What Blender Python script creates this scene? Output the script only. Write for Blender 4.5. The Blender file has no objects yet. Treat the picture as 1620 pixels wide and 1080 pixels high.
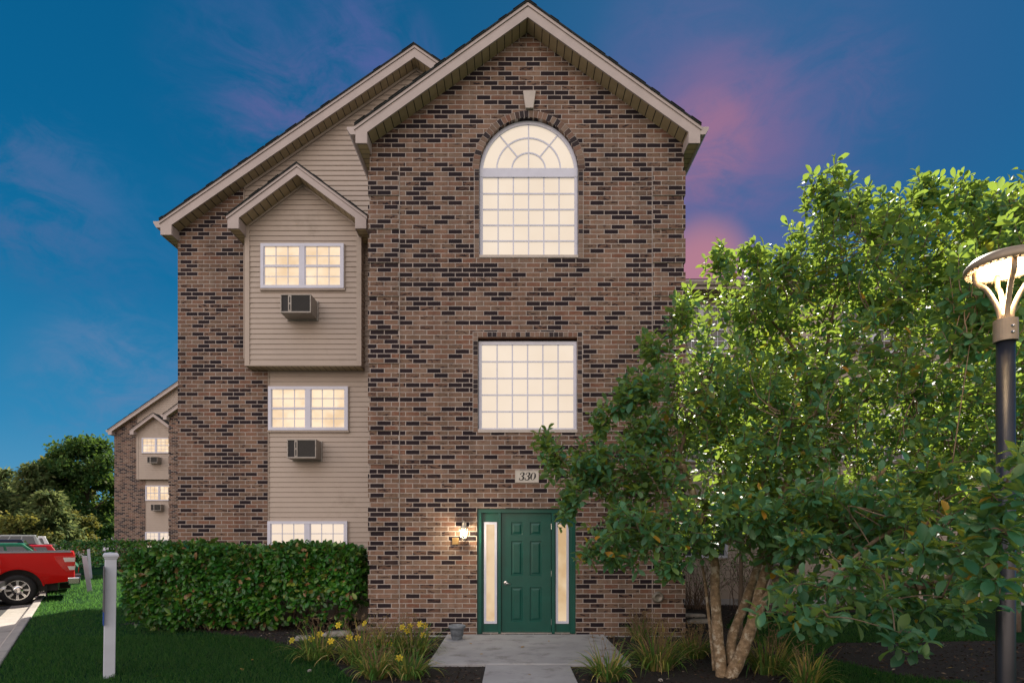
import bpy, bmesh, math, random
import numpy as np
from mathutils import Vector, Matrix
from mathutils.geometry import tessellate_polygon

R = math.radians
random.seed(7)
rng = np.random.default_rng(7)
scene = bpy.context.scene
C = scene.collection

# ------------------------------------------------------------------ camera
F = 933.0            # focal length in photo pixels (photo 1620 wide)
H = 1.68             # eye height
cam = bpy.data.objects.new('camera', bpy.data.cameras.new('camera'))
C.objects.link(cam)
cam.location = (0, 0, H)
cam.rotation_euler = (R(90), 0, 0)
cam.data.sensor_width = 36
cam.data.lens = F / 1620 * 36
cam.data.shift_y = 310 / 1620
cam.data.clip_end = 4000
scene.camera = cam


def P(px, py, Y):
    """a point seen at photo pixel (px,py) standing Y metres away"""
    return Vector(((px - 810) * Y / F, Y, H + (850 - py) * Y / F))


def lin(r, g, b):
    f = lambda c: (c / 255 / 12.92) if c <= 10.3 else ((c / 255 + .055) / 1.055) ** 2.4
    return (f(r), f(g), f(b), 1.0)


# ------------------------------------------------------------------ world
EXPO = .9
EK = 2 ** -EXPO                       # sky and lamps are set for this exposure
SUN_EL, SUN_AZ = R(41), R(19)          # behind the building, a little to the right
world = bpy.data.worlds.new('World')
scene.world = world
world.use_nodes = True
nt = world.node_tree
nt.nodes.clear()


class NG:
    """tiny node-graph helper"""
    def __init__(s, tree): s.t = tree
    def n(s, typ, **kw):
        nd = s.t.nodes.new(typ)
        for k, v in kw.items(): setattr(nd, k, v)
        return nd
    def link(s, a, b): s.t.links.new(a, b)
    def put(s, sock, v):
        if isinstance(v, bpy.types.NodeSocket): s.t.links.new(v, sock)
        else: sock.default_value = v
    def math(s, op, a, b=0.0, c=None, clamp=False):
        nd = s.n('ShaderNodeMath', operation=op, use_clamp=clamp)
        s.put(nd.inputs[0], a); s.put(nd.inputs[1], b)
        if c is not None: s.put(nd.inputs[2], c)
        return nd.outputs[0]
    def vmath(s, op, a, b=None):
        nd = s.n('ShaderNodeVectorMath', operation=op)
        s.put(nd.inputs[0], a)
        if b is not None: s.put(nd.inputs[1], b)
        return nd.outputs['Value'] if op in ('DOT_PRODUCT', 'LENGTH') else nd.outputs[0]
    def mix(s, fac, a, b, mode='MIX'):
        nd = s.n('ShaderNodeMix', data_type='RGBA', blend_type=mode)
        s.put(nd.inputs[0], fac); s.put(nd.inputs[6], a); s.put(nd.inputs[7], b)
        return nd.outputs[2]
    def ramp(s, fac, stops, interp='LINEAR'):
        nd = s.n('ShaderNodeValToRGB')
        nd.color_ramp.interpolation = interp
        e = nd.color_ramp.elements
        while len(e) < len(stops): e.new(0.5)
        for i, (p, c) in enumerate(stops):
            e[i].position = p
            e[i].color = c if len(c) == 4 else (*c, 1)
        s.put(nd.inputs[0], fac)
        return nd.outputs[0]
    def noise(s, vec, scale, detail=3, rough=.55, dist=0.0):
        nd = s.n('ShaderNodeTexNoise')
        s.put(nd.inputs['Vector'], vec)
        nd.inputs['Scale'].default_value = scale
        nd.inputs['Detail'].default_value = detail
        nd.inputs['Roughness'].default_value = rough
        nd.inputs['Distortion'].default_value = dist
        return nd.outputs[0]
    def smooth(s, v, lo, hi, to0=0.0, to1=1.0):
        nd = s.n('ShaderNodeMapRange', interpolation_type='SMOOTHSTEP')
        s.put(nd.inputs[0], v)
        nd.inputs[1].default_value = lo; nd.inputs[2].default_value = hi
        nd.inputs[3].default_value = to0; nd.inputs[4].default_value = to1
        return nd.outputs[0]


g = NG(nt)
tc = g.n('ShaderNodeTexCoord')
D = tc.outputs['Generated']
sep = g.n('ShaderNodeSeparateXYZ'); g.link(D, sep.inputs[0])
dx, dy, dz = sep.outputs
col = g.ramp(dz, [(0.0, lin(96, 158, 196)), (.16, lin(44, 132, 180)), (.35, lin(12, 108, 158)),
                  (.5, lin(2, 97, 146)), (.68, lin(0, 88, 136)), (1.0, lin(4, 60, 110))])
sm = g.n('ShaderNodeMapping'); sm.inputs['Scale'].default_value = (1, 1, 1.9); sm.inputs['Rotation'].default_value = (0, R(24), 0); g.link(D, sm.inputs[0])
cn = g.noise(sm.outputs[0], 3.4, 8, .62, .9)
cn2 = g.noise(sm.outputs[0], 11.0, 8, .68, 1.2)
wisp = g.math('ADD', g.math('MULTIPLY', cn, .62), g.math('MULTIPLY', cn2, .38))


def dirn(px, py):
    v = Vector((px - 810, F, 850 - py)); v.normalize(); return tuple(v)


def cloud(col, px, py, rad, colr, amt, wlo=.36, whi=.66):
    d = g.vmath('DOT_PRODUCT', D, dirn(px, py))
    m = g.smooth(d, math.cos(R(rad)), math.cos(R(rad * .12)))
    w = g.smooth(wisp, wlo, whi)
    f = g.math('MULTIPLY', g.math('MULTIPLY', m, w), amt, clamp=True)
    return g.mix(f, col, colr)


col = cloud(col, 1230, 190, 22, lin(36, 92, 146), .75, -.4, .45)
col = cloud(col, 1120, 350, 13, lin(80, 98, 154), .70, .0, .6)
col = cloud(col, 500, 210, 13, lin(72, 98, 156), .55, .38, .62)
col = cloud(col, 470, 225, 7, lin(104, 98, 154), .5, .40, .62)
col = cloud(col, 585, 110, 6, lin(84, 96, 158), .7, .38, .62)
col = cloud(col, 1075, 120, 8, lin(84, 94, 148), .6, .38, .64)
col = cloud(col, 1270, 210, 9, lin(94, 96, 148), .65, .38, .64)
col = cloud(col, 1130, 225, 7.5, lin(134, 100, 144), .62, .22, .62)
col = cloud(col, 1118, 232, 4.5, lin(164, 110, 138), .6, .25, .60)
col = cloud(col, 1110, 430, 5.0, lin(184, 124, 140), .9, .05, .40)
col = cloud(col, 25, 300, 7, lin(86, 106, 154), .7, .42, .62)
col = cloud(col, 150, 360, 8, lin(52, 108, 160), .6, .40, .62)
col = cloud(col, 190, 620, 8, lin(96, 128, 172), .7, .40, .62)
# fill light added to the sky behind the camera, for the shaded front
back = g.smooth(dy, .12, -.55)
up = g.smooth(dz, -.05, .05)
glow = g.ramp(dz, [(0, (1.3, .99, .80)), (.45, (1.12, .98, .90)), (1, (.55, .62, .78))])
# strongest behind the camera's left shoulder
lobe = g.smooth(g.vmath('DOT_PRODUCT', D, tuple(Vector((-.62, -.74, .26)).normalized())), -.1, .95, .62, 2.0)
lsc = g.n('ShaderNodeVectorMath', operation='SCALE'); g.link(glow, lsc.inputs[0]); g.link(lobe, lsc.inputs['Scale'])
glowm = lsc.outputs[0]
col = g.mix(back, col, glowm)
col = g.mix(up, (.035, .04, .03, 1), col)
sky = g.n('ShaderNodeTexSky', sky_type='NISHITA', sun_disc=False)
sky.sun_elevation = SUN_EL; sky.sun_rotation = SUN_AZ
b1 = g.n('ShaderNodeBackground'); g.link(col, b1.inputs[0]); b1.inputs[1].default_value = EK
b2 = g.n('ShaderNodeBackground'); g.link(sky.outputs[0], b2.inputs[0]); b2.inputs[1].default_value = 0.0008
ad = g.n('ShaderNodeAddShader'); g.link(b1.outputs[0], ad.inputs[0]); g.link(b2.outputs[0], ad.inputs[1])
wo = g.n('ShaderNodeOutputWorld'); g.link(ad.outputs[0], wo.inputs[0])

# ------------------------------------------------------------------ sun
sun = bpy.data.objects.new('sun', bpy.data.lights.new('sun', 'SUN'))
C.objects.link(sun)
sun.data.energy = 5.0
sun.data.angle = R(.5)
sun.data.color = (1.0, .93, .80)
sd = Vector((math.sin(SUN_AZ) * math.cos(SUN_EL), math.cos(SUN_AZ) * math.cos(SUN_EL), math.sin(SUN_EL)))
sun.rotation_euler = sd.to_track_quat('Z', 'Y').to_euler()
sun.location = sd * 60

scene.view_settings.view_transform = 'Standard'
scene.view_settings.look = 'None'
scene.view_settings.exposure = EXPO
scene.view_settings.gamma = 1
scene.cycles.max_bounces = 6
scene.cycles.transparent_max_bounces = 8


# ------------------------------------------------------------------ scene helpers
def setp(o, label=None, cat=None, group=None, kind=None):
    if label: o['label'] = label
    if cat: o['category'] = cat
    if group: o['group'] = group
    if kind: o['kind'] = kind
    return o


def thing(name, label, cat, loc=(0, 0, 0), rotz=0, group=None):
    o = bpy.data.objects.new(name, None)
    C.objects.link(o)
    o.location = loc
    o.rotation_euler = (0, 0, rotz)
    o.empty_display_size = .2
    return setp(o, label, cat, group)


class MB:
    """collects geometry in world (or, if local, the parent's own) coordinates"""
    def __init__(s): s.v = []; s.f = []; s.m = []; s.cur = 0
    def mat(s, i): s.cur = i; return s
    def add(s, verts, faces):
        k = len(s.v)
        s.v += [tuple(p) for p in verts]
        s.f += [tuple(i + k for i in f) for f in faces]
        s.m += [s.cur] * len(faces)
        return s
    def box(s, x0, x1, y0, y1, z0, z1):
        if x0 > x1: x0, x1 = x1, x0
        if y0 > y1: y0, y1 = y1, y0
        if z0 > z1: z0, z1 = z1, z0
        v = [(x0, y0, z0), (x1, y0, z0), (x1, y1, z0), (x0, y1, z0), (x0, y0, z1), (x1, y0, z1), (x1, y1, z1), (x0, y1, z1)]
        return s.add(v, [(0, 3, 2, 1), (4, 5, 6, 7), (0, 1, 5, 4), (1, 2, 6, 5), (2, 3, 7, 6), (3, 0, 4, 7)])
    def quad(s, *p): return s.add(p, [tuple(range(len(p)))])
    def prism_y(s, poly, y0, y1):
        """poly of (x,z) extruded along y"""
        n = len(poly)
        a = sum(poly[i][0] * poly[(i + 1) % n][1] - poly[(i + 1) % n][0] * poly[i][1] for i in range(n))
        if a < 0: poly = poly[::-1]
        v = [(x, y0, z) for x, z in poly] + [(x, y1, z) for x, z in poly]
        f = [tuple(range(n)), tuple(range(2 * n - 1, n - 1, -1))]
        f += [(i, i + n, (i + 1) % n + n, (i + 1) % n) for i in range(n)]
        return s.add(v, f)
    def prism_z(s, poly, z0, z1):
        n = len(poly)
        a = sum(poly[i][0] * poly[(i + 1) % n][1] - poly[(i + 1) % n][0] * poly[i][1] for i in range(n))
        if a < 0: poly = poly[::-1]
        v = [(x, y, z0) for x, y in poly] + [(x, y, z1) for x, y in poly]
        f = [tuple(range(n))[::-1], tuple(range(n, 2 * n))]
        f += [(i, (i + 1) % n, (i + 1) % n + n, i + n) for i in range(n)]
        return s.add(v, f)
    def tube(s, pts, radii, n=8, cap=True):
        pts = [Vector(p) for p in pts]
        if not hasattr(radii, '__len__'): radii = [radii] * len(pts)
        vs, fs = [], []
        ref = Vector((0.3, 0.2, 1)).normalized()
        for i, p in enumerate(pts):
            t = (pts[min(i + 1, len(pts) - 1)] - pts[max(i - 1, 0)]).normalized()
            if abs(t.dot(ref)) > .95: ref = Vector((1, .1, 0)).normalized()
            a = t.cross(ref).normalized(); b = t.cross(a)
            for k in range(n):
                th = 2 * math.pi * k / n
                vs.append(p + (a * math.cos(th) + b * math.sin(th)) * radii[i])
        for i in range(len(pts) - 1):
            for k in range(n):
                fs.append((i * n + k, i * n + (k + 1) % n, (i + 1) * n + (k + 1) % n, (i + 1) * n + k))
        if cap:
            fs.append(tuple(range(n))[::-1]); fs.append(tuple(range((len(pts) - 1) * n, len(pts) * n)))
        return s.add(vs, fs)
    def lathe(s, cx, cy, cz, prof, n=24, axis='z'):
        """prof: list of (radius, height)"""
        vs, fs = [], []
        for r, h in prof:
            for k in range(n):
                th = 2 * math.pi * k / n
                a, b = r * math.cos(th), r * math.sin(th)
                if axis == 'z': vs.append((cx + a, cy + b, cz + h))
                elif axis == 'y': vs.append((cx + a, cy + h, cz + b))
                else: vs.append((cx + h, cy + a, cz + b))
        for i in range(len(prof) - 1):
            for k in range(n):
                fs.append((i * n + k, i * n + (k + 1) % n, (i + 1) * n + (k + 1) % n, (i + 1) * n + k))
        return s.add(vs, fs)
    def build(s, name, mats, parent=None, smooth=False, bevel=0, local=False):
        me = bpy.data.meshes.new(name)
        off = Vector((0, 0, 0))
        if parent is not None and not local:
            p = parent
            while p is not None: off = off + p.location; p = p.parent
        me.from_pydata([(a - off.x, b - off.y, c - off.z) for a, b, c in s.v], [], s.f)
        if not isinstance(mats, (list, tuple)): mats = [mats]
        for m in mats: me.materials.append(m)
        if len(mats) > 1: me.polygons.foreach_set('material_index', s.m)
        bm = bmesh.new(); bm.from_mesh(me)
        if len(bm.faces) < 40000: bmesh.ops.recalc_face_normals(bm, faces=bm.faces)
        bm.to_mesh(me); bm.free()
        if smooth:
            me.polygons.foreach_set('use_smooth', [True] * len(me.polygons))
        me.update()
        o = bpy.data.objects.new(name, me)
        C.objects.link(o)
        if parent is not None: o.parent = parent
        if bevel:
            md = o.modifiers.new('bevel', 'BEVEL'); md.width = bevel; md.segments = 2
            md.limit_method = 'ANGLE'; md.angle_limit = R(35)
        return o


def poly_with_holes(mb, outer, holes, y, depth=0.0, depths=None, hole_mat=None):
    """wall in the xz plane at y, with openings whose reveals run back by depth"""
    loops = [outer] + holes
    tri = tessellate_polygon([[Vector((x, z, 0)) for x, z in l] for l in loops])
    flat = [p for l in loops for p in l]
    mb.add([(x, y, z) for x, z in flat], [tuple(t) for t in tri])
    for i, h in enumerate(holes):
        d = depth if depths is None else depths[i]
        if d:
            n = len(h)
            mb.add([(x, y, z) for x, z in h] + [(x, y + d, z) for x, z in h],
                   [(k, (k + 1) % n, (k + 1) % n + n, k + n) for k in range(n)])


def rect(x0, x1, z0, z1): return [(x0, z0), (x1, z0), (x1, z1), (x0, z1)]


def np_mesh(name, verts, faces_flat, loop_tot, mat, parent=None, smooth=False):
    me = bpy.data.meshes.new(name)
    off = np.zeros(3)
    p = parent
    while p is not None: off += np.array(p.location); p = p.parent
    verts = verts - off
    me.vertices.add(len(verts)); me.vertices.foreach_set('co', verts.astype(np.float32).ravel())
    me.loops.add(len(faces_flat)); me.loops.foreach_set('vertex_index', faces_flat.astype(np.int32))
    nf = len(loop_tot)
    me.polygons.add(nf)
    st = np.concatenate([[0], np.cumsum(loop_tot)[:-1]]).astype(np.int32)
    me.polygons.foreach_set('loop_start', st)
    me.polygons.foreach_set('loop_total', loop_tot.astype(np.int32))
    if smooth: me.polygons.foreach_set('use_smooth', np.ones(nf, dtype=bool))
    me.materials.append(mat)
    me.update(calc_edges=True); me.validate()
    o = bpy.data.objects.new(name, me); C.objects.link(o)
    if parent is not None: o.parent = parent
    return o


LEAF = dict(  # broad leaf, widest past the middle, folded along the midrib
    v=np.array([(0, 0, 0), (.22, -.24, .03), (.22, 0, 0), (.22, .24, .03), (.50, -.44, .045), (.50, 0, -.01), (.50, .44, .045),
                (.78, -.42, .01), (.78, 0, -.07), (.78, .42, .01), (.93, -.19, -.08), (.93, .19, -.08), (1, 0, -.14)]),
    f=[(0, 2, 1), (0, 3, 2), (1, 2, 5, 4), (2, 3, 6, 5), (4, 5, 8, 7), (5, 6, 9, 8), (7, 8, 12, 10), (8, 9, 11, 12)])
DIAM = dict(v=np.array([(0, 0, 0), (.5, -.5, .05), (1, 0, -.08), (.5, .5, .05)]), f=[(0, 3, 1), (3, 2, 1)])
BLADE = dict(v=np.array([(0, -.5, 0), (0, .5, 0), (.6, .3, .08), (.6, -.3, .08), (1, 0, .3)]), f=[(0, 1, 2, 3), (3, 2, 4)])


def nrm(a): return a / np.maximum(np.linalg.norm(a, axis=-1, keepdims=True), 1e-9)


def leaf_mesh(name, base, d, size, width, mat, parent=None, tpl=LEAF, up=None, jitter=.6, smooth=True):
    N = len(base)
    d = nrm(d)
    if up is None: up = np.tile(np.array([0, 0, 1.0]), (N, 1))
    n = up + rng.normal(0, jitter, (N, 3))
    n = n - (n * d).sum(1, keepdims=True) * d
    n = nrm(n)
    s = np.cross(d, n)
    t = tpl['v']
    size = np.broadcast_to(size, (N,)); width = np.broadcast_to(width, (N,))
    v = (base[:, None, :] + t[None, :, 0:1] * (d * size[:, None])[:, None, :]
         + t[None, :, 1:2] * (s * (size * width)[:, None])[:, None, :]
         + t[None, :, 2:3] * (n * size[:, None])[:, None, :])
    k = len(t)
    ff = np.concatenate([np.array(f) for f in tpl['f']])
    lt = np.array([len(f) for f in tpl['f']])
    flat = (ff[None, :] + (np.arange(N) * k)[:, None]).ravel()
    return np_mesh(name, v.reshape(-1, 3), flat, np.tile(lt, N), mat, parent, smooth)


# ------------------------------------------------------------------ materials
def material(name):
    m = bpy.data.materials.new(name); m.use_nodes = True
    t = m.node_tree; t.nodes.clear()
    g = NG(t)
    out = g.n('ShaderNodeOutputMaterial')
    b = g.n('ShaderNodeBsdfPrincipled')
    g.link(b.outputs[0], out.inputs[0])
    return m, g, b, out


def simple(name, c, rough=.6, metal=0, var=.12, vscale=6, bump=0, bscale=60, spec=None, coat=0, dirt=None):
    m, g, b, out = material(name)
    co = g.n('ShaderNodeTexCoord').outputs['Object']
    n = g.noise(co, vscale, 5, .6)
    f = g.smooth(n, .25, .75, 1 - var, 1 + var)
    sc = g.n('ShaderNodeVectorMath', operation='SCALE')
    sc.inputs[0].default_value = c[:3]; g.link(f, sc.inputs['Scale'])
    cc = sc.outputs[0]
    if dirt:
        dn = g.noise(co, dirt[1], 6, .7)
        cc = g.mix(g.smooth(dn, dirt[2], dirt[3]), cc, dirt[0])
    g.link(cc, b.inputs['Base Color'])
    b.inputs['Roughness'].default_value = rough
    b.inputs['Metallic'].default_value = metal
    if spec is not None: b.inputs['Specular IOR Level'].default_value = spec
    if coat: b.inputs['Coat Weight'].default_value = coat; b.inputs['Coat Roughness'].default_value = .05
    if bump:
        bp = g.n('ShaderNodeBump'); bp.inputs['Strength'].default_value = bump; bp.inputs['Distance'].default_value = .01
        g.link(g.noise(co, bscale, 4, .6), bp.inputs['Height']); g.link(bp.outputs[0], b.inputs['Normal'])
    return m


BRICK_STOPS = [(0, (.014, .009, .014)), (.26, (.022, .014, .017)), (.30, (.075, .045, .036)), (.345, (.145, .086, .062)),
               (.48, (.150, .108, .082)), (.60, (.180, .112, .080)), (.70, (.205, .132, .100)), (.80, (.160, .076, .052)), (.90, (.185, .140, .112)), (1.0, (.22, .152, .118))]


def brick_mat(name, stops=BRICK_STOPS, gain=1.0):
    m, g, b, out = material(name)
    geo = g.n('ShaderNodeNewGeometry')
    pos = g.n('ShaderNodeSeparateXYZ'); g.link(geo.outputs['Position'], pos.inputs[0])
    nn = g.n('ShaderNodeSeparateXYZ'); g.link(geo.outputs['True Normal'], nn.inputs[0])
    ax = g.math('GREATER_THAN', g.math('ABSOLUTE', nn.outputs[0]), .6)
    u = g.math('ADD', g.math('MULTIPLY', pos.outputs[0], g.math('SUBTRACT', 1.0, ax)), g.math('MULTIPLY', pos.outputs[1], ax))
    cx = g.n('ShaderNodeCombineXYZ'); g.link(u, cx.inputs[0]); g.link(pos.outputs[2], cx.inputs[1])
    # slightly uneven courses
    wob = g.noise(cx.outputs[0], 14, 2)
    off = g.n('ShaderNodeCombineXYZ')
    g.link(g.math('MULTIPLY', g.math('SUBTRACT', wob, .5), .006), off.inputs[0])
    g.link(g.math('MULTIPLY', g.math('SUBTRACT', g.noise(cx.outputs[0], 9, 2), .5), .006), off.inputs[1])
    vec = g.vmath('ADD', cx.outputs[0], off.outputs[0])
    br = g.n('ShaderNodeTexBrick', offset=.5, squash=1)
    g.link(vec, br.inputs['Vector'])
    br.inputs['Color1'].default_value = (0, 0, 0, 1); br.inputs['Color2'].default_value = (1, 1, 1, 1)
    br.inputs['Mortar'].default_value = (.5, .5, .5, 1)
    br.inputs['Scale'].default_value = 1
    br.inputs['Mortar Size'].default_value = .0074
    br.inputs['Mortar Smooth'].default_value = .15
    br.inputs['Brick Width'].default_value = .2405
    br.inputs['Row Height'].default_value = .0812
    # flashed faces: burnt streaks inside the bricks
    st = g.n('ShaderNodeMapping'); st.inputs['Scale'].default_value = (7, 24, 1); g.link(cx.outputs[0], st.inputs[0])
    streak = g.noise(st.outputs[0], 1.3, 5, .65)
    val = g.math('SUBTRACT', br.outputs['Color'], g.smooth(streak, .50, .66, 0, .34))
    colr = g.ramp(val, stops)
    fine = g.noise(vec, 75, 4, .7)
    colr = g.mix(1.0, colr, g.ramp(fine, [(.25, (.76, .76, .76)), (.75, (1.2, 1.18, 1.15))]), 'MULTIPLY')
    big = g.noise(cx.outputs[0], .8, 3)
    colr = g.mix(1.0, colr, g.ramp(big, [(.3, (.9 * gain, .9 * gain, .92 * gain)), (.7, (1.1 * gain, 1.08 * gain, 1.05 * gain))]), 'MULTIPLY')
    dm = g.n('ShaderNodeMapping'); dm.inputs['Scale'].default_value = (2.2, .22, 1); g.link(cx.outputs[0], dm.inputs[0])
    drip = g.ramp(g.noise(dm.outputs[0], 1.6, 5, .65), [(.34, (.80, .80, .80)), (.60, (1.08, 1.07, 1.06))])
    mort = g.ramp(g.noise(vec, 40, 3), [(.3, (.30, .265, .245)), (.7, (.40, .36, .335))])
    colr = g.mix(br.outputs['Fac'], colr, mort)
    colr = g.mix(1.0, colr, drip, 'MULTIPLY')
    g.link(colr, b.inputs['Base Color'])
    b.inputs['Roughness'].default_value = .85
    b.inputs['Specular IOR Level'].default_value = .25
    h = g.math('SUBTRACT', g.math('MULTIPLY', fine, .25), br.outputs['Fac'])
    bp = g.n('ShaderNodeBump'); bp.inputs['Strength'].default_value = .7; bp.inputs['Distance'].default_value = .008
    g.link(h, bp.inputs['Height']); g.link(bp.outputs[0], b.inputs['Normal'])
    return m


def brick_piece_mat():
    m, g, b, out = material('brick_piece')
    geo = g.n('ShaderNodeNewGeometry')
    colr = g.ramp(geo.outputs['Random Per Island'], BRICK_STOPS)
    fine = g.noise(geo.outputs['Position'], 75, 4, .7)
    colr = g.mix(1.0, colr, g.ramp(fine, [(.25, (.76, .76, .76)), (.75, (1.2, 1.18, 1.15))]), 'MULTIPLY')
    g.link(colr, b.inputs['Base Color']); b.inputs['Roughness'].default_value = .85
    bp = g.n('ShaderNodeBump'); bp.inputs['Strength'].default_value = .4; bp.inputs['Distance'].default_value = .006
    g.link(fine, bp.inputs['Height']); g.link(bp.outputs[0], b.inputs['Normal'])
    return m


def leaf_mat(name, stops, trans=(.30, .42, .03), tw=.35, rough=.38, spec=.5):
    m, g, b, out = material(name)
    geo = g.n('ShaderNodeNewGeometry')
    colr = g.ramp(geo.outputs['Random Per Island'], stops)
    n = g.noise(geo.outputs['Position'], 1.6, 3)
    colr = g.mix(1.0, colr, g.ramp(n, [(.3, (.75, .8, .85)), (.7, (1.25, 1.15, 1.0))]), 'MULTIPLY')
    # paler undersides
    colr = g.mix(g.math('MULTIPLY', geo.outputs['Backfacing'], .25), colr, (.12, .16, .09, 1))
    g.link(colr, b.inputs['Base Color'])
    b.inputs['Roughness'].default_value = rough
    b.inputs['Specular IOR Level'].default_value = spec
    tr = g.n('ShaderNodeBsdfTranslucent')
    g.link(g.mix(.35, (*trans, 1), colr), tr.inputs[0])
    mx = g.n('ShaderNodeMixShader'); mx.inputs[0].default_value = tw
    g.link(b.outputs[0], mx.inputs[1]); g.link(tr.outputs[0], mx.inputs[2])
    g.link(mx.outputs[0], out.inputs[0])
    return m


def pane_mat(name, c, strength, blinds=0.0, vary=((.3, (.95, .94, .92)), (.7, (1.02, 1.03, 1.04))), scale=1.4):
    """a lit room behind a drawn pale blind, seen through glass"""
    m, g, b, out = material(name)
    geo = g.n('ShaderNodeNewGeometry')
    p = geo.outputs['Position']
    sp = g.n('ShaderNodeSeparateXYZ'); g.link(p, sp.inputs[0])
    n = g.noise(p, scale, 3)
    f = g.ramp(n, list(vary))
    cc = g.mix(1.0, c, f, 'MULTIPLY')
    if blinds:
        w = g.math('SINE', g.math('MULTIPLY', sp.outputs[2], 2 * math.pi / .05))
        cc = g.mix(g.smooth(w, .2, 1, 0, blinds), cc, (.40, .30, .18, 1))
    b.inputs['Base Color'].default_value = (.06, .055, .05, 1)
    b.inputs['Roughness'].default_value = .04
    g.link(cc, b.inputs['Emission Color'])
    b.inputs['Emission Strength'].default_value = strength * EK
    return m


M = {}
M['brick'] = brick_mat('brick')
M['brick_far'] = M['brick']
M['brick_piece'] = brick_piece_mat()
M['mortar'] = simple('mortar', (.38, .345, .325), .9, var=.2, bump=.4)
M['siding'] = simple('siding', (.385, .325, .278), .55, var=.07, vscale=1.5, bump=.12, bscale=90, dirt=((.29, .24, .195, 1), 1.5, .50, .80))
M['trim'] = simple('trim', (.40, .345, .33), .5, var=.08, vscale=3)
M['concrete'] = simple('concrete', (.33, .335, .35), .9, var=.14, vscale=1.4, bump=.5, bscale=120, dirt=((.17, .165, .16, 1), 2.6, .48, .74))
M['kerb'] = simple('kerb_concrete', (.40, .36, .32), .9, var=.16, vscale=1.2, bump=.5, bscale=90, dirt=((.16, .14, .12, 1), 1.3, .54, .8))
M['white'] = simple('white_vinyl', (.56, .585, .70), .4, var=.05, vscale=5)
M['white_post'] = simple('white_post', (.50, .54, .62), .45, var=.07, vscale=4, dirt=((.30, .30, .27, 1), 7, .60, .85))
M['green'] = simple('green_paint', (.0015, .070, .053), .30, var=.12, vscale=4, bump=.06, bscale=40, spec=.45, dirt=((.012, .06, .042, 1), 5, .60, .85))
M['metal'] = simple('brushed_metal', (.62, .60, .58), .28, 1, var=.05)
M['brass'] = simple('brass', (.42, .28, .12), .35, 1, var=.1)
M['keystone'] = simple('keystone_stone', (.45, .41, .38), .8, var=.08, vscale=9, bump=.3)
M['plaque'] = simple('plaque', (.50, .47, .42), .6, var=.05, vscale=20)
M['black'] = simple('black_paint', (.008, .008, .009), .5, var=.1)
M['shingle'] = simple('shingles', (.016, .020, .021), .95, var=.5, vscale=22, bump=.9, bscale=50)
M['ac_case'] = simple('ac_case', (.30, .28, .255), .5, .2, var=.12, vscale=12, dirt=((.14, .12, .09, 1), 9, .55, .8))
M['ac_grille'] = simple('ac_grille', (.045, .045, .045), .6, var=.35, vscale=70)
M['ac_dark'] = simple('ac_dark', (.012, .012, .014), .7)
M['pot'] = simple('pot_plastic', (.165, .19, .22), .6, var=.2, vscale=12, dirt=((.28, .28, .27, 1), 14, .6, .8))
M['bark'] = simple('bark', (.21, .150, .090), .9, var=.45, vscale=18, bump=1.0, bscale=32, dirt=((.40, .36, .28, 1), 9, .50, .64))
M['bark_limb'] = simple('bark_limb', (.13, .095, .062), .85, var=.3, vscale=14, bump=.7, bscale=45)
M['bark_dark'] = simple('bark_dark', (.085, .062, .045), .9, var=.3, vscale=10, bump=.7, bscale=30)
M['pole'] = simple('pole_paint', (.016, .018, .026), .35, var=.15, vscale=6, spec=.5)
M['lampmetal'] = simple('lamp_metal', (.30, .235, .165), .45, .15, var=.1, vscale=20)
M['stone'] = simple('stone', (.25, .235, .215), .9, var=.25, vscale=9, bump=.8, bscale=30)
M['leaf_fallen'] = leaf_mat('fallen_leaf', [(0, (.30, .19, .05)), (1, (.42, .28, .10))], (.3, .2, .05), .2, .8, .1)
M['dry'] = leaf_mat('dry_stem', [(0, (.16, .11, .06)), (1, (.26, .2, .12))], (.2, .16, .06), .2, .8, .2)
M['rail'] = simple('rail_grey', (.25, .25, .25), .4)
M['rubber'] = simple('rubber', (.010, .010, .011), .75, var=.2, vscale=20)
M['chrome'] = simple('chrome', (.75, .74, .73), .15, 1, var=.04)
M['glass_dark'] = simple('car_glass', (.012, .020, .030), .05, spec=.9, var=.02)
M['lamp_red'] = simple('tail_lens_red', (.45, .008, .006), .2, coat=.5)
M['lamp_clear'] = simple('tail_lens_clear', (.55, .50, .48), .2, coat=.5)
M['sign_grey'] = simple('sign_back', (.10, .10, .11), .5)
M['sign_blue'] = simple('sign_blue', (.012, .07, .35), .4)


def soffit_mat(name, axis, c=(.36, .29, .175), pitch=.125):
    m, g, b, out = material(name)
    geo = g.n('ShaderNodeNewGeometry')
    pos = g.n('ShaderNodeSeparateXYZ'); g.link(geo.outputs['Position'], pos.inputs[0])
    fr = g.math('FRACT', g.math('MULTIPLY', pos.outputs[axis], 1 / pitch))
    line = g.math('GREATER_THAN', g.math('ABSOLUTE', g.math('SUBTRACT', fr, .5)), .45)
    n = g.noise(geo.outputs['Position'], 5, 3)
    base = g.ramp(n, [(.3, (c[0] * .88, c[1] * .88, c[2] * .88)), (.7, (c[0] * 1.1, c[1] * 1.1, c[2] * 1.1))])
    g.link(g.mix(line, base, (.02, .017, .012, 1)), b.inputs['Base Color'])
    b.inputs['Roughness'].default_value = .6
    bp = g.n('ShaderNodeBump'); bp.invert = True; bp.inputs['Strength'].default_value = .8; bp.inputs['Distance'].default_value = .008
    g.link(line, bp.inputs['Height']); g.link(bp.outputs[0], b.inputs['Normal'])
    return m


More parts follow.
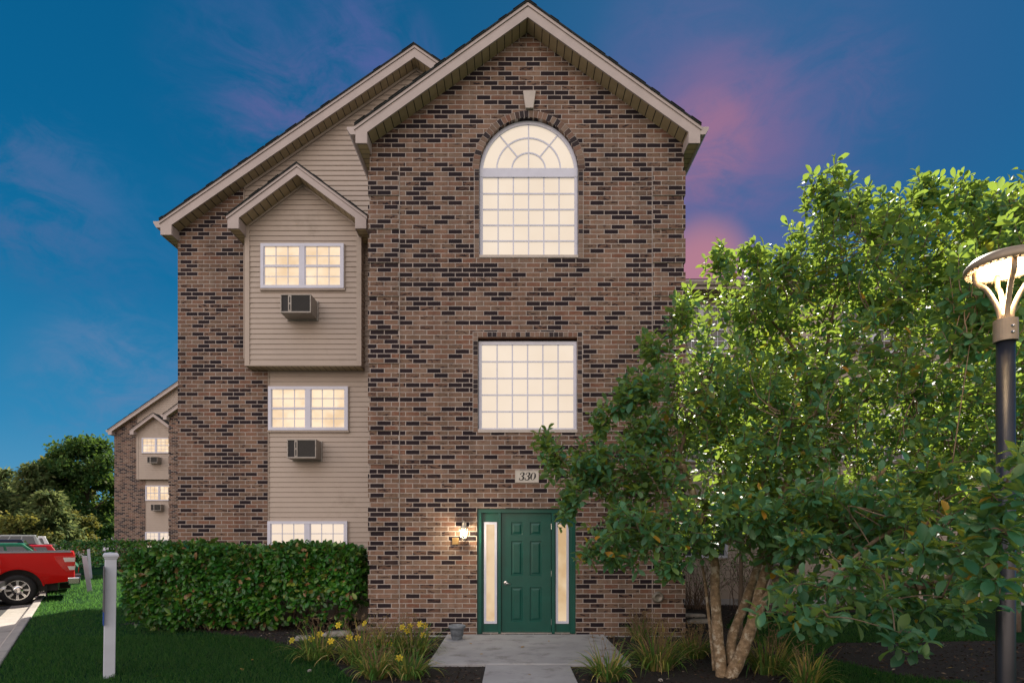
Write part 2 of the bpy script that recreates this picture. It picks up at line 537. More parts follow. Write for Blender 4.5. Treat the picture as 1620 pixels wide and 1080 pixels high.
M['soffit_x'] = soffit_mat('soffit_rake', 0)
M['soffit_y'] = soffit_mat('soffit_eave', 1, (.44, .36, .20))
M['pane_big'] = pane_mat('lit_pane_big', (.84, .70, .555, 1), .95)
M['pane_blind'] = pane_mat('lit_pane_blind', (.93, .70, .46, 1), .98, .05, vary=((.38, (.84, .78, .68)), (.62, (1.08, 1.1, 1.15))), scale=1.9)
M['pane_low'] = pane_mat('lit_pane_low', (.95, .78, .62, 1), .90)
M['pane_side'] = pane_mat('lit_pane_side', (.78, .54, .30, 1), .85, vary=((.40, (.88, .84, .78)), (.62, (1.12, 1.2, 1.35))), scale=2.4)  # paler blotches are reflections painted into the emission colour
M['pane_dark'] = simple('dark_pane', (.03, .035, .045), .05, spec=.8, var=.1)

# ground materials
def lawn_mat():
    m, g, b, out = material('lawn')
    geo = g.n('ShaderNodeNewGeometry'); p = geo.outputs['Position']
    a = g.ramp(g.noise(p, 1.1, 5, .6), [(.3, (.004, .032, .010)), (.5, (.007, .046, .013)), (.7, (.014, .064, .016))])
    c = g.mix(1.0, a, g.ramp(g.noise(p, 60, 4, .7), [(.2, (.45, .45, .45)), (.8, (1.5, 1.5, 1.4))]), 'MULTIPLY')
    g.link(c, b.inputs['Base Color']); b.inputs['Roughness'].default_value = .9; b.inputs['Specular IOR Level'].default_value = .1
    bp = g.n('ShaderNodeBump'); bp.inputs['Strength'].default_value = 1; bp.inputs['Distance'].default_value = .03
    g.link(g.noise(p, 45, 4, .7), bp.inputs['Height']); g.link(bp.outputs[0], b.inputs['Normal'])
    return m


M['lawn'] = lawn_mat()
M['mulch'] = simple('mulch_soil', (.011, .008, .008), .95, var=.6, vscale=30, bump=1, bscale=60)
M['asphalt'] = simple('asphalt', (.055, .055, .058), .9, var=.25, vscale=1.2, bump=.8, bscale=150, dirt=((.09, .088, .085, 1), 3, .55, .8))
M['paint'] = simple('line_paint', (.50, .40, .16), .8, var=.2, vscale=10, dirt=((.07, .07, .07, 1), 14, .5, .7))
M['grass'] = leaf_mat('grass_blade', [(0, (.002, .028, .009)), (.6, (.004, .044, .014)), (.9, (.012, .064, .018)), (1, (.08, .09, .03))], (.21, .50, .085), .48, .8, .04)
M['chip'] = leaf_mat('mulch_chip', [(0, (.012, .008, .007)), (.6, (.035, .022, .018)), (.93, (.10, .07, .055)), (1, (.28, .25, .22))], (.1, .06, .04), .0, .9, .1)
M['leaf_mag'] = leaf_mat('magnolia_leaf', [(0, (.016, .09, .055)), (.5, (.045, .175, .105)), (.85, (.11, .26, .155)), (.978, (.11, .20, .06)), (.984, (.36, .22, .03)), (1, (.40, .19, .03))], (.52, .68, .045), .45, .44, .42)
M['leaf_back'] = leaf_mat('bush_leaf', [(0, (.03, .07, .015)), (.6, (.06, .12, .02)), (.95, (.11, .16, .025)), (1, (.35, .22, .03))], (.50, .64, .03), .5)
M['leaf_hedge'] = leaf_mat('hedge_leaf', [(0, (.010, .065, .010)), (.5, (.026, .135, .014)), (.85, (.070, .20, .020)), (.955, (.15, .20, .03)), (.965, (.22, .13, .05)), (1, (.16, .09, .04))], (.15, .32, .03), .22, .38, .5)
M['leaf_maple'] = leaf_mat('maple_leaf', [(0, (.015, .055, .018)), (.6, (.032, .090, .024)), (.9, (.065, .125, .035)), (1, (.15, .14, .04))], (.20, .33, .04), .32, .7, .15)
M['leaf_gold'] = leaf_mat('turning_leaf', [(0, (.06, .10, .03)), (.5, (.12, .16, .045)), (1, (.22, .21, .06))], (.36, .30, .04), .35, .7, .15)
M['needle'] = leaf_mat('pine_needle', [(0, (.05, .10, .040)), (.6, (.10, .155, .060)), (1, (.18, .20, .09))], (.34, .38, .12), .42, .8, .1)
M['lily_leaf'] = leaf_mat('lily_leaf', [(0, (.035, .14, .02)), (.45, (.08, .22, .035)), (.68, (.24, .28, .06)), (.85, (.46, .36, .10)), (1, (.48, .36, .20))], (.30, .36, .05), .3, .55, .25)
M['petal'] = leaf_mat('lily_petal', [(0, (.62, .50, .03)), (1, (.75, .64, .09))], (.85, .65, .03), .35, .6, .2)
M['twig'] = simple('twig', (.14, .10, .075), .9, var=.3)


# ================================================================== GROUND
KD = Vector((-.59, .81, 0)).normalized()         # along the kerb, going away
KT = Vector((KD.y, -KD.x, 0))                    # across, towards the lawn
K0 = Vector((-10.25, 12.6, 0))


def K(s, t, z=0.0): return tuple(K0 + KD * s + KT * t + Vector((0, 0, z)))


mb = MB(); mb.quad((-900, -60, -.14), (900, -60, -.14), (900, 1500, -.14), (-900, 1500, -.14))
setp(mb.build('ground', M['lawn']), kind='structure')
mb = MB()
a, b_, c, d = K(-40, 0), K(-40, 90), K(160, 150), K(160, 0)
mb.add([a, b_, c, d, K(-40, 0, -.13), K(-40, 90, -.13), K(160, 150, -.13), K(160, 0, -.13)],
       [(0, 1, 2, 3), (0, 3, 7, 4), (1, 0, 4, 5), (2, 1, 5, 6), (3, 2, 6, 7)])
setp(mb.build('lawn', M['lawn']), kind='structure')
mb = MB(); mb.quad(K(-40, -.62, -.09), K(60, -.62, -.09), K(60, -40, -.09), K(-40, -40, -.09))
setp(mb.build('parking_lot', M['asphalt']), kind='structure')
mb = MB()
prof = [(-.62, -.12), (-.62, -.084), (-.20, -.072), (-.17, .0), (-.14, .025), (-.02, .028), (-.003, .02), (-.003, -.12)]
s0 = -40
while s0 < 60:
    s1 = s0 + 3.0
    n = len(prof)
    v = [K(s0 + .008, t, z) for t, z in prof] + [K(s1 - .008, t, z) for t, z in prof]
    mb.add(v, [(i, i + 1, i + 1 + n, i + n) for i in range(n - 1)] + [tuple(range(n)), tuple(range(2 * n - 1, n - 1, -1))])
    s0 = s1
setp(mb.build('kerb', M['kerb'], smooth=False), kind='structure')
mb = MB()
for s in [-7.0 + 2.75 * i for i in range(-2, 12)]:
    mb.quad(K(s, -.75, -.086), K(s, -5.2, -.086), K(s + .1, -5.2, -.086), K(s + .1, -.75, -.086))
setp(mb.build('parking_lines', M['paint']), kind='structure')

# porch slab and path
XS0, XS1 = -1.10, 1.55
mb = MB(); mb.box(XS0, XS1, 7.67, 9.995, -.12, .045)
setp(mb.build('porch_slab', M['concrete'], bevel=.012), kind='structure')
mb = MB()
yy = 7.655
while yy > -4:
    y2 = yy - 1.25
    mb.box(-.34, .75, y2 + .008, yy, -.12, .035); yy = y2
setp(mb.build('path', M['concrete'], bevel=.010), kind='structure')


def sheet(name, pts, z, mat):
    mb = MB()
    tri = tessellate_polygon([[Vector((x, y, 0)) for x, y in pts]])
    mb.add([(x, y, z) for x, y in pts], [tuple(t) for t in tri])
    return setp(mb.build(name, mat), kind='structure')


def gp(px, py):
    p = P(px, py, H * F / (py - 850)); return (p.x, p.y)


bed_l = [gp(700, 1300), gp(600, 1120), gp(560, 1078), gp(530, 1052), gp(480, 1030), gp(420, 1012), gp(330, 1000), gp(240, 988), (-7.6, 11.4), (-7.4, 12.2), (-1.0, 12.2), (-.34, 9.0), (-.34, 5.0)]
bed_r = [(.75, 5.0), (.75, 9.9), (2.9, 10.2), (2.9, 14.8), (9, 14.8), (9, 13.3), (5.0, 13.2), (4.0, 11.0), (3.9, 8.6), (3.6, 7.2), (2.9, 6.2), (2.0, 5.2)]
bed_p = [(3.9 + .4, 8.4), (5.2, 9.4), (8, 9.6), (9, 8), (8.4, 6.5), (6, 6.2), (4.7, 7.2)]
sheet('planting_bed_soil', bed_l, .005, M['mulch'])
sheet('planting_bed_soil', bed_r, .005, M['mulch'])
sheet('planting_bed_soil', bed_p, .005, M['mulch'])


def inside(poly, x, y):
    c = np.zeros(len(x), bool); n = len(poly)
    for i in range(n):
        x0, y0 = poly[i]; x1, y1 = poly[(i + 1) % n]
        if y0 == y1: continue
        k = ((y0 > y) != (y1 > y)) & (x < (x1 - x0) * (y - y0) / (y1 - y0) + x0)
        c ^= k
    return c


def scatter_xy(n, x0, x1, y0, y1, keep):
    x = rng.uniform(x0, x1, n); y = rng.uniform(y0, y1, n); k = keep(x, y); return x[k], y[k]


def lawn_keep(x, y):
    t = (x - K0.x) * KT.x + (y - K0.y) * KT.y
    k = t > .02
    for b in (bed_l, bed_r, bed_p): k &= ~inside(b, x, y)
    k &= ~((x > -.36) & (x < .77) & (y < 7.8))
    k &= ~((x > XS0 - .02) & (x < XS1 + .02) & (y > 7.6) & (y < 10))
    px = 810 + F * x / y
    k &= (px > -40) & (px < 1660)
    k &= ~((x > -6.8) & (y > 12))
    return k


xs, ys = [], []
for (n, x0, x1, y0, y1) in ((150000, -9, 8, 5.8, 10), (90000, -15, 8, 10, 15), (60000, -22, -6.8, 15, 26)):
    a, b_ = scatter_xy(n, x0, x1, y0, y1, lawn_keep); xs.append(a); ys.append(b_)
xs = np.concatenate(xs); ys = np.concatenate(ys); N = len(xs)
base = np.stack([xs, ys, np.zeros(N)], 1)
dd = np.stack([rng.normal(0, .45, N), rng.normal(0, .45, N), np.ones(N)], 1)
upv = np.stack([rng.normal(0, 1, N), rng.normal(0, 1, N), np.zeros(N)], 1)
setp(leaf_mesh('grass', base, dd, rng.uniform(.03, .075, N) * (1 + .02 * (ys - 8).clip(0)), .14 + 0 * xs, M['grass'], None, BLADE, upv, .1, False),
     'short mown green grass blades across the lawn', 'grass', kind='stuff')


def chips(n, poly, x0, x1, y0, y1):
    x, y = scatter_xy(n, x0, x1, y0, y1, lambda a, b: inside(poly, a, b) & ~((a > XS0) & (a < XS1) & (b > 7.62)))
    N = len(x)
    base = np.stack([x, y, rng.uniform(.0, .03, N)], 1)
    d = np.stack([rng.normal(0, 1, N), rng.normal(0, 1, N), rng.normal(0, .25, N)], 1)
    return base, d


bb, dd = [], []
for n, pl, bx in ((16000, bed_l, (-8, 0, 5.5, 12)), (16000, bed_r, (.7, 9, 5.2, 14.8)), (5000, bed_p, (4, 9, 6, 10))):
    a, b_ = chips(n, pl, *bx); bb.append(a); dd.append(b_)
bb = np.concatenate(bb); dd = np.concatenate(dd); N = len(bb)
setp(leaf_mesh('mulch', bb, dd, rng.uniform(.02, .07, N), rng.uniform(.25, .5, N), M['chip'], None, DIAM, None, .5, False),
     'dark brown shredded bark mulch covering the planting beds', 'mulch', kind='stuff')


# ================================================================== BUILDING
def twin_window(bld, x0, x1, z0, z1, y, pane='pane_blind', rows=2, label=None):
    """pair of double-hung windows with 3-wide grilles, frame proud of the wall at y"""
    f = MB()
    fw = .06
    yo, yi = y - .062, y - .012
    f.box(x0, x1, yo, yi, z1 - fw, z1); f.box(x0, x1, yo, yi, z0, z0 + fw)
    f.box(x0, x0 + fw, yo, yi, z0 + fw, z1 - fw); f.box(x1 - fw, x1, yo, yi, z0 + fw, z1 - fw)
    xm = (x0 + x1) / 2; zm = (z0 + z1) / 2
    f.box(xm - .05, xm + .05, yo + .004, yi, z0 + fw, z1 - fw)
    for (a, b) in ((x0 + fw, xm - .05), (xm + .05, x1 - fw)):
        f.box(a, b, yo + .012, yi, zm - .022, zm + .022)
        # sash stiles
        for q in (a, b - .018): f.box(q, q + .018, yo + .016, yi, z0 + fw, zm - .022); f.box(q, q + .018, yo + .020, yi, zm + .022, z1 - fw)
        for (c, d, o) in ((z0 + fw, zm - .022, .030), (zm + .022, z1 - fw, .024)):
            for k in (1, 2):
                xx = a + (b - a) * k / 3; f.box(xx - .0085, xx + .0085, yo + o, y - .026, c, d)
            zz = (c + d) / 2
            f.box(a + .018, b - .018, yo + o + .003, y - .0265, zz - .0085, zz + .0085)
    w = f.build('window', M['white'], bld)
    if label: w['label'] = label
    p = MB(); p.box(x0 + fw * .8, x1 - fw * .8, y - .024, y - .014, z0 + fw * .8, z1 - fw * .8)
    p.build('pane', M[pane], w, local=False)
    s = MB(); s.box(x0 - .02, x1 + .02, y - .05, y + .02, z0 - .035, z0 - .002)
    s.box(x1 + .002, x1 + .022, y - .028, y + .02, z0, z1 + .0); s.box(x0 - .022, x0 - .002, y - .028, y + .02, z0, z1)
    s.build('window_trim', M['siding'], w)
    return w


def siding(mb, y, z0, z1, xr, zc=.102, proud=.016):
    """lap siding: xr(z) gives the x range at height z"""
    z = z0
    while z < z1 - 1e-4:
        t = min(z + zc, z1)
        a0, b0 = xr(z); a1, b1 = xr(t)
        if a0 < b0 - .01:
            if a1 > b1: a1 = b1 = (a1 + b1) / 2
            mb.add([(a0, y - proud, z), (b0, y - proud, z), (b1, y - .001, t), (a1, y - .001, t), (a0, y, z), (b0, y, z)],
                   [(0, 1, 2, 3), (0, 4, 5, 1)])
        z = t


def siding_x(mb, x, sgn, y0, y1, z0, z1, zc=.102, proud=.016):
    z = z0
    while z < z1 - 1e-4:
        t = min(z + zc, z1)
        mb.add([(x + sgn * proud, y0, z), (x + sgn * proud, y1, z), (x, y1, t), (x, y0, t), (x, y0, z), (x, y1, z)], [(0, 1, 2, 3), (0, 4, 5, 1)])
        z = t


def gable_roof(bld, xc, zc, hw, slope, y0, y1, th=.25, gutter=.10, ret=.26, wall_y=None, wall_hw=None, tag=''):
    """ridge along y. zc: soffit height at the ridge, hw: half width to the fascia, slope rise/run.
       y0 front of the overhang, wall_y the gable wall behind it"""
    zl = zc - slope * hw                    # soffit height at the eave edge
    top = lambda dxx: zc + th - slope * dxx
    # shingle deck, a little proud of the boards
    mb = MB()
    e = hw + .012
    t0 = .030
    mb.prism_y([(xc - e, top(e) + t0), (xc, top(0) + t0), (xc + e, top(e) + t0), (xc + e, top(e)), (xc, top(0)), (xc - e, top(e))], y0 - .035, y1 + .03)
    # ragged shingle tabs on the rake edge
    k = 0; dd_ = 0.0
    while dd_ < hw:
        for sg in (-1, 1):
            if random.random() < .8:
                q = dd_ + random.uniform(0, .05); w_ = min(random.uniform(.12, .3), max(.03, e - q))
                mb.prism_y([(xc + sg * q, top(q) + t0), (xc + sg * (q + w_), top(q + w_) + t0), (xc + sg * (q + w_), top(q + w_) + t0 + .008), (xc + sg * q, top(q) + t0 + random.uniform(.003, .011))], y0 - .045, y0 + .3)
        dd_ += .33
    roof = mb.build('roof', M['shingle'], bld)
    # rake boards: a narrow upper strip over a wide one
    for sg in (-1, 1):
        mb = MB()
        X = lambda q: xc + sg * q
        mb.prism_y([(X(0), top(0) - .001), (X(hw + .02), top(hw + .02) - .001), (X(hw + .02), top(hw + .02) - .055), (X(0), top(0) - .055)], y0 - .018, y0 + .01)
        zb = zc - slope * (hw - ret * .0)
        # wide board, whose foot is cut level to form the eave return
        ft = zl - .045
        qin = wall_hw - .02 if wall_hw else hw - .25
        pts = [(X(0), top(0) - .058), (X(hw), top(hw) - .058), (X(hw), ft), (X(qin), ft), (X(qin), zc - slope * qin), (X(0), zc)]
        mb.prism_y(pts, y0, y0 + .028)
        mb.build('rake_board', M['trim'], bld)
        # sloping soffit between rake board and wall
        if wall_y:
            mb = MB()
            mb.quad((X(0), y0 + .028, zc), (X(0), wall_y + .02, zc), (X(qin), wall_y + .02, zc - slope * qin), (X(qin), y0 + .028, zc - slope * qin))
            s_ = mb.build('rake_soffit', M['soffit_x'], bld)
        # inner cheek of the return, level eave soffit, eave fascia, gutter
        mb = MB()
        mb.box(X(qin) - .006, X(qin) + .006, y0 + .03, (wall_y or y0 + .3), ft, zc - slope * qin)
        mb.box(X(hw - .02), X(hw), y0 + .028, y1, ft + .002, top(hw) - .004)
        mb.build('eave_fascia', M['trim'], bld)
        mb = MB()
        inn = min(qin, hw - .05)
        mb.quad((X(inn + .006), y0 + .028, ft + .012), (X(hw - .02), y0 + .028, ft + .012), (X(hw - .02), y1, ft + .012), (X(inn + .006), y1, ft + .012))
        mb.build('eave_soffit', M['soffit_y'], bld)
        if gutter:
            mb = MB()
            zt = top(hw) - .01
            g_ = gutter
            mb.prism_y([(X(hw + .002), zt), (X(hw + g_), zt), (X(hw + g_), zt - .03), (X(hw + g_ * .60), zt - .125), (X(hw + .002), zt - .125)], y0 + .004, y1)
            mb.build('gutter', M['trim'], bld)
    return zl


def ac_unit(x0, x1, zt, zb, y, depth, label, group='air conditioners through the walls'):
    t = thing('air_conditioner', label, 'air conditioner', ((x0 + x1) / 2, y, zb), group=group)
    mb = MB()
    yf = y - depth
    w = x1 - x0; h = zt - zb
    fr = .02
    mb.box(x0, x1, yf + .03, y + .02, zb, zt)
    mb.box(x0, x1, yf, yf + .03, zt - fr, zt); mb.box(x0, x1, yf, yf + .03, zb, zb + fr * 1.4)
    mb.box(x0, x0 + fr, yf, yf + .03, zb + fr * 1.4, zt - fr); mb.box(x1 - fr, x1, yf, yf + .03, zb + fr * 1.4, zt - fr)
    mb.build('case', M['ac_case'], t, bevel=.004)
    mb = MB(); mb.box(x0 + .36 * w, x1 - fr, yf + .018, yf + .028, zb + fr * 1.4, zt - fr)
    for k in range(26):
        zz = zb + fr * 1.4 + (h - fr * 2.4) * (k + .5) / 26
        mb.box(x0 + .36 * w, x1 - fr, yf + .008, yf + .018, zz - .0025, zz + .0025)
    mb.build('grille', M['ac_grille'], t)
    mb = MB(); mb.box(x0 + fr, x0 + .25 * w, yf + .016, yf + .028, zb + fr * 1.4, zt - fr)
    mb.build('vent_panel', M['ac_dark'], t)
    mb = MB(); mb.box(x0 + .25 * w, x0 + .36 * w, yf + .002, yf + .028, zb + fr * 1.4, zt - fr)
    mb.build('centre_strip', M['ac_case'], t, bevel=.003)
    mb = MB()
    for q in (0, 1): mb.box(x0 + .285 * w, x0 + .325 * w, yf - .001, yf + .003, zb + h * (.14 + .4 * q), zb + h * (.46 + .4 * q))
    mb.build('slot', M['ac_dark'], t)
    # sleeve flange on the wall
    mb = MB(); mb.box(x0 - .012, x1 + .025, y - .035, y - .001, zb - .02, zt + .015)
    mb.build('sleeve', M['ac_case'], t)
    return t


BX, BY = 0.0, 10.0
bld = thing('apartment_building', 'three-storey brick apartment building with green front door and arched window, filling the middle', 'building', (0.25, 10, 0), group='brick apartment buildings')

# ---- tower
TX0, TX1, TY = -2.415, 2.915, 10.0
TXC, TZC, TS = .26, 10.235, .715
AXC = (836.5 - 810) * TY / F
AW = .841
z_spring = H + (850 - 268) * TY / F
z_awb = H + (850 - 408) * TY / F
arch = [(AXC - AW, z_awb), (AXC + AW, z_awb)] + [(AXC + AW * math.cos(R(a)), z_spring + .88 * math.sin(R(a))) for a in np.linspace(0, 180, 33)]
MX0, MX1 = (756 - 810) * TY / F, (913.5 - 810) * TY / F
MZ0, MZ1 = H + (850 - 683) * TY / F, H + (850 - 533) * TY / F
DX0, DX1 = (754.5 - 810) * TY / F, (911 - 810) * TY / F
DZ1 = H + (850 - 804) * TY / F
door_hole = rect(DX0, DX1, .046, DZ1)
mb = MB()
zE = lambda x: TZC - TS * abs(x - TXC)
outer = [(TX0, -.1), (TX1, -.1), (TX1, zE(TX1)), (TXC, TZC), (TX0, zE(TX0))]
poly_with_holes(mb, outer, [arch, rect(MX0, MX1, MZ0, MZ1), door_hole], TY, depths=[.11, .09, .10])
mb.quad((TX0, TY, -.1), (TX0, 21.8, -.1), (TX0, 21.8, zE(TX0)), (TX0, TY, zE(TX0)))
mb.quad((TX1, TY, -.1), (TX1, TY, zE(TX1)), (TX1, 21.8, zE(TX1)), (TX1, 21.8, -.1))
mb.add([(x, 21.8, z) for x, z in outer], [(4, 3, 2, 1, 0)])
tw = mb.build('tower_wall', M['brick'], bld)
# corner quoins, five courses proud, two back
rh = .0812
for (a, b) in ((TX0 - .022, TX0 + .50), (TX1 - .53, TX1 + .022)):
    mb = MB(); z = rh * 1
    mb.box(a + .03, b - .03, TY - .0022, TY + .2, 0, zE(TX0) - .4)
    while z < zE(TX0) - rh * 4:
        mb.box(a, b, TY - .022, TY + .30, z, z + rh * 5)
        z += rh * 7
    mb.build('corner_quoins', M['brick'], bld)
for x in (TX0 + .508, TX1 - .538):
    mb = MB(); mb.box(x - .006, x + .006, TY - .004, TY + .003, 0, zE(TX0) - .35)
    mb.build('control_joint', M['mortar'], bld)

# brick surrounds: soldier / header bricks, each laid
def surround(cells, name='window_surround'):
    mb = MB()
    for quad_ in cells:
        mb.prism_y(quad_, TY - .006, TY + .10)
    return mb


def header_col(x0, x1, z0, z1):
    out = []; z = z0
    while z < z1 - .02:
        t = min(z + rh, z1); out.append([(x0 + .004, z + .005), (x1 - .004, z + .005), (x1 - .004, t - .005), (x0 + .004, t - .005)]); z = t
    return out


def header_row(x0, x1, z0, z1, w=.081):
    out = []; x = x0
    n = max(1, round((x1 - x0) / w)); w = (x1 - x0) / n
    for i in range(n): out.append([(x0 + i * w + .004, z0 + .004), (x0 + (i + 1) * w - .004, z0 + .004), (x0 + (i + 1) * w - .004, z1 - .004), (x0 + i * w + .004, z1 - .004)])
    return out


SW = .082
cells = header_col(AXC - AW - SW, AXC - AW, z_awb, z_spring) + header_col(AXC + AW, AXC + AW + SW, z_awb, z_spring)
nv = 36
for i in range(nv):
    a0, a1 = math.pi * i / nv, math.pi * (i + 1) / nv
    g0 = .0045
    def ap(a, r): return (AXC + (AW + r) * math.cos(a), z_spring + (.88 + r) * math.sin(a))
    e = .005
    cells.append([ap(a0 + e, 0), ap(a0 + e, SW + .03), ap(a1 - e, SW + .03), ap(a1 - e, 0)])
surround(cells).build('window_surround', M['brick_piece'], bld)
cells = header_col(MX0 - SW, MX0, MZ0 - .0, MZ1) + header_col(MX1, MX1 + SW, MZ0, MZ1) + header_row(MX0 - SW, MX1 + SW, MZ1, MZ1 + SW)
surround(cells).build('window_surround', M['brick_piece'], bld)
mb = MB()
back = [(AXC + (AW + SW + .034) * math.cos(a), z_spring + (.88 + SW + .034) * math.sin(a)) for a in np.linspace(0, math.pi, 40)]
inn = [(AXC + (AW - .0) * math.cos(a), z_spring + (.88 - .0) * math.sin(a)) for a in np.linspace(0, math.pi, 40)]
for i in range(39): mb.prism_y([inn[i], back[i], back[i + 1], inn[i + 1]], TY - .0025, TY + .02)
for (a, b, c, d) in ((AXC - AW - SW - .006, AXC - AW, z_awb, z_spring), (AXC + AW, AXC + AW + SW + .006, z_awb, z_spring)):
    mb.box(a, b, TY - .0025, TY + .02, c, d)
mb.build('surround_mortar', M['mortar'], bld)
mb = MB()
for (a, b, c, d) in ((MX0 - SW - .006, MX0, MZ0, MZ1), (MX1, MX1 + SW + .006, MZ0, MZ1), (MX0 - SW - .006, MX1 + SW + .006, MZ1, MZ1 + SW + .006)):
    mb.box(a, b, TY - .0025, TY + .02, c, d)
mb.build('surround_mortar', M['mortar'], bld)
# keystone
kz0, kz1 = H + (850 - 174) * TY / F, H + (850 - 147) * TY / F
kx = (837.5 - 810) * TY / F
mb = MB(); mb.prism_y([(kx - .065, kz0), (kx + .065, kz0), (kx + .108, kz1), (kx - .108, kz1)], TY - .05, TY + .10)
mb.build('keystone', M['keystone'], bld, bevel=.006)


def bar(mb, x0, z0, x1, z1, w, ya, yb):
    d = Vector((x1 - x0, z1 - z0)); d.normalize(); n = Vector((-d.y, d.x)) * w / 2
    mb.prism_y([(x0 + n.x, z0 + n.y), (x0 - n.x, z0 - n.y), (x1 - n.x, z1 - n.y), (x1 + n.x, z1 + n.y)], ya, yb)


# arched window
yw = TY + .075
mb = MB()
fw = .055
zt0, zt1 = H + (850 - 276) * TY / F, H + (850 - 262) * TY / F
x0, x1 = AXC - AW + .004, AXC + AW - .004
ns = 32
for i in range(ns):
    a0, a1 = math.pi * i / ns, math.pi * (i + 1) / ns
    q = lambda a, r: (AXC + (AW - .004 - r) * math.cos(a), z_spring + (.876 - r) * math.sin(a))
    mb.prism_y([q(a0, 0), q(a1, 0), q(a1, fw), q(a0, fw)], yw, yw + .06)
mb.box(x0, x1, yw - .006, yw + .06, zt0, zt1)
mb.box(x0, x0 + fw, yw, yw + .06, z_awb + fw, zt0); mb.box(x1 - fw, x1, yw, yw + .06, z_awb + fw, zt0)
mb.box(x0, x1, yw, yw + .06, z_awb + .03, z_awb + fw + .012)
gx0, gx1, gz0, gz1 = x0 + fw, x1 - fw, z_awb + fw + .012, zt0
for k in range(1, 6): xx = gx0 + (gx1 - gx0) * k / 6; mb.box(xx - .011, xx + .011, yw + .018, yw + .04, gz0, gz1)
for k in range(1, 5): zz = gz0 + (gz1 - gz0) * k / 5; mb.box(gx0, gx1, yw + .0205, yw + .038, zz - .011, zz + .011)
zb = zt1
for r in (.285, .545):
    for i in range(20):
        a0, a1 = math.pi * i / 20, math.pi * (i + 1) / 20
        q = lambda a, rr: (AXC + rr * math.cos(a), zb + rr * .98 * math.sin(a))
        mb.prism_y([q(a0, r - .012), q(a0, r + .012), q(a1, r + .012), q(a1, r - .012)], yw + .022, yw + .04)
bar(mb, AXC, zb, AXC, z_spring + .85, .022, yw + .018, yw + .037)
for sg in (-1, 1):
    a = R(48)
    bar(mb, AXC + sg * .285 * math.cos(a), zb + .28 * math.sin(a), AXC + sg * .80 * math.cos(a), zb + .80 * math.sin(a) + .03, .022, yw + .0195, yw + .036)
w = mb.build('arched_window', M['white'], bld)
w['label'] = 'tall arched white window with sunburst grille under the gable'
mb = MB()
pl = [(AXC + (AW - .03) * math.cos(a), z_spring + .85 * math.sin(a)) for a in np.linspace(0, math.pi, 30)] + [(x0 + .03, z_awb + .05), (x1 - .03, z_awb + .05)]
mb.prism_y(pl, yw + .042, yw + .055)
mb.build('pane', M['pane_big'], w)
mb = MB(); mb.box(x0 - .0, x1 + .0, TY - .018, yw + .05, z_awb + .0, z_awb + .045)
mb.build('sill', M['keystone'], w)

# square window of the middle storey
x0, x1 = MX0 + .008, MX1 - .004
zt = H + (850 - 537.5) * TY / F
mb = MB()
mb.box(x0, x1, yw, yw + .06, zt - fw, zt); mb.box(x0, x0 + fw, yw, yw + .06, MZ0 + .05, zt - fw); mb.box(x1 - fw, x1, yw, yw + .06, MZ0 + .05, zt - fw)
mb.box(x0 + fw, x1 - fw, yw, yw + .06, MZ0 + .045, MZ0 + .08)
gx0, gx1, gz0, gz1 = x0 + fw, x1 - fw, MZ0 + .08, zt - fw
for k in range(1, 6): xx = gx0 + (gx1 - gx0) * k / 6; mb.box(xx - .011, xx + .011, yw + .018, yw + .04, gz0, gz1)
for k in range(1, 5): zz = gz0 + (gz1 - gz0) * k / 5; mb.box(gx0, gx1, yw + .0205, yw + .038, zz - .011, zz + .011)
w = mb.build('window', M['white'], bld)
w['label'] = 'large white thirty-pane window above the house number'
mb = MB(); mb.box(x0 + .02, x1 - .02, yw + .042, yw + .055, MZ0 + .05, zt - .02); mb.build('pane', M['pane_big'], w)
mb = MB(); mb.box(MX0 + .003, MX1 - .003, TY - .015, yw + .05, MZ0 - .01, MZ0 + .043); mb.build('sill', M['keystone'], w)
# dark lintel strip of weathered steel
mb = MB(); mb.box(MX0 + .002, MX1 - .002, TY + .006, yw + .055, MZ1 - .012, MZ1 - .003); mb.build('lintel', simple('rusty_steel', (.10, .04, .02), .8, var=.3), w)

# ---- entrance
xd = lambda p: (p - 810) * TY / F
zd = lambda p: H + (850 - p) * TY / F
yd = TY + .07
mb = MB()
ZB = .047
mb.box(DX0 + .002, DX0 + .075, yd - .035, yd + .08, ZB, DZ1 - .07); mb.box(DX1 - .075, DX1 - .002, yd - .035, yd + .08, ZB, DZ1 - .07)
mb.box(DX0 + .002, DX1 - .002, yd - .037, yd + .08, DZ1 - .07, DZ1 - .002)
mb.box(xd(788), xd(792.6), yd - .025, yd + .08, ZB, DZ1 - .07); mb.box(xd(873), xd(878), yd - .025, yd + .08, ZB, DZ1 - .07)
mb.box(DX0 + .075, DX0 + .093, yd - .012, yd + .08, ZB, DZ1 - .072); mb.box(DX1 - .093, DX1 - .075, yd - .012, yd + .08, ZB, DZ1 - .072)
mb.box(xd(792.6), xd(873), yd - .01, yd + .08, zd(810), DZ1 - .07)
mb.build('door_frame', M['green'], bld, bevel=.005)
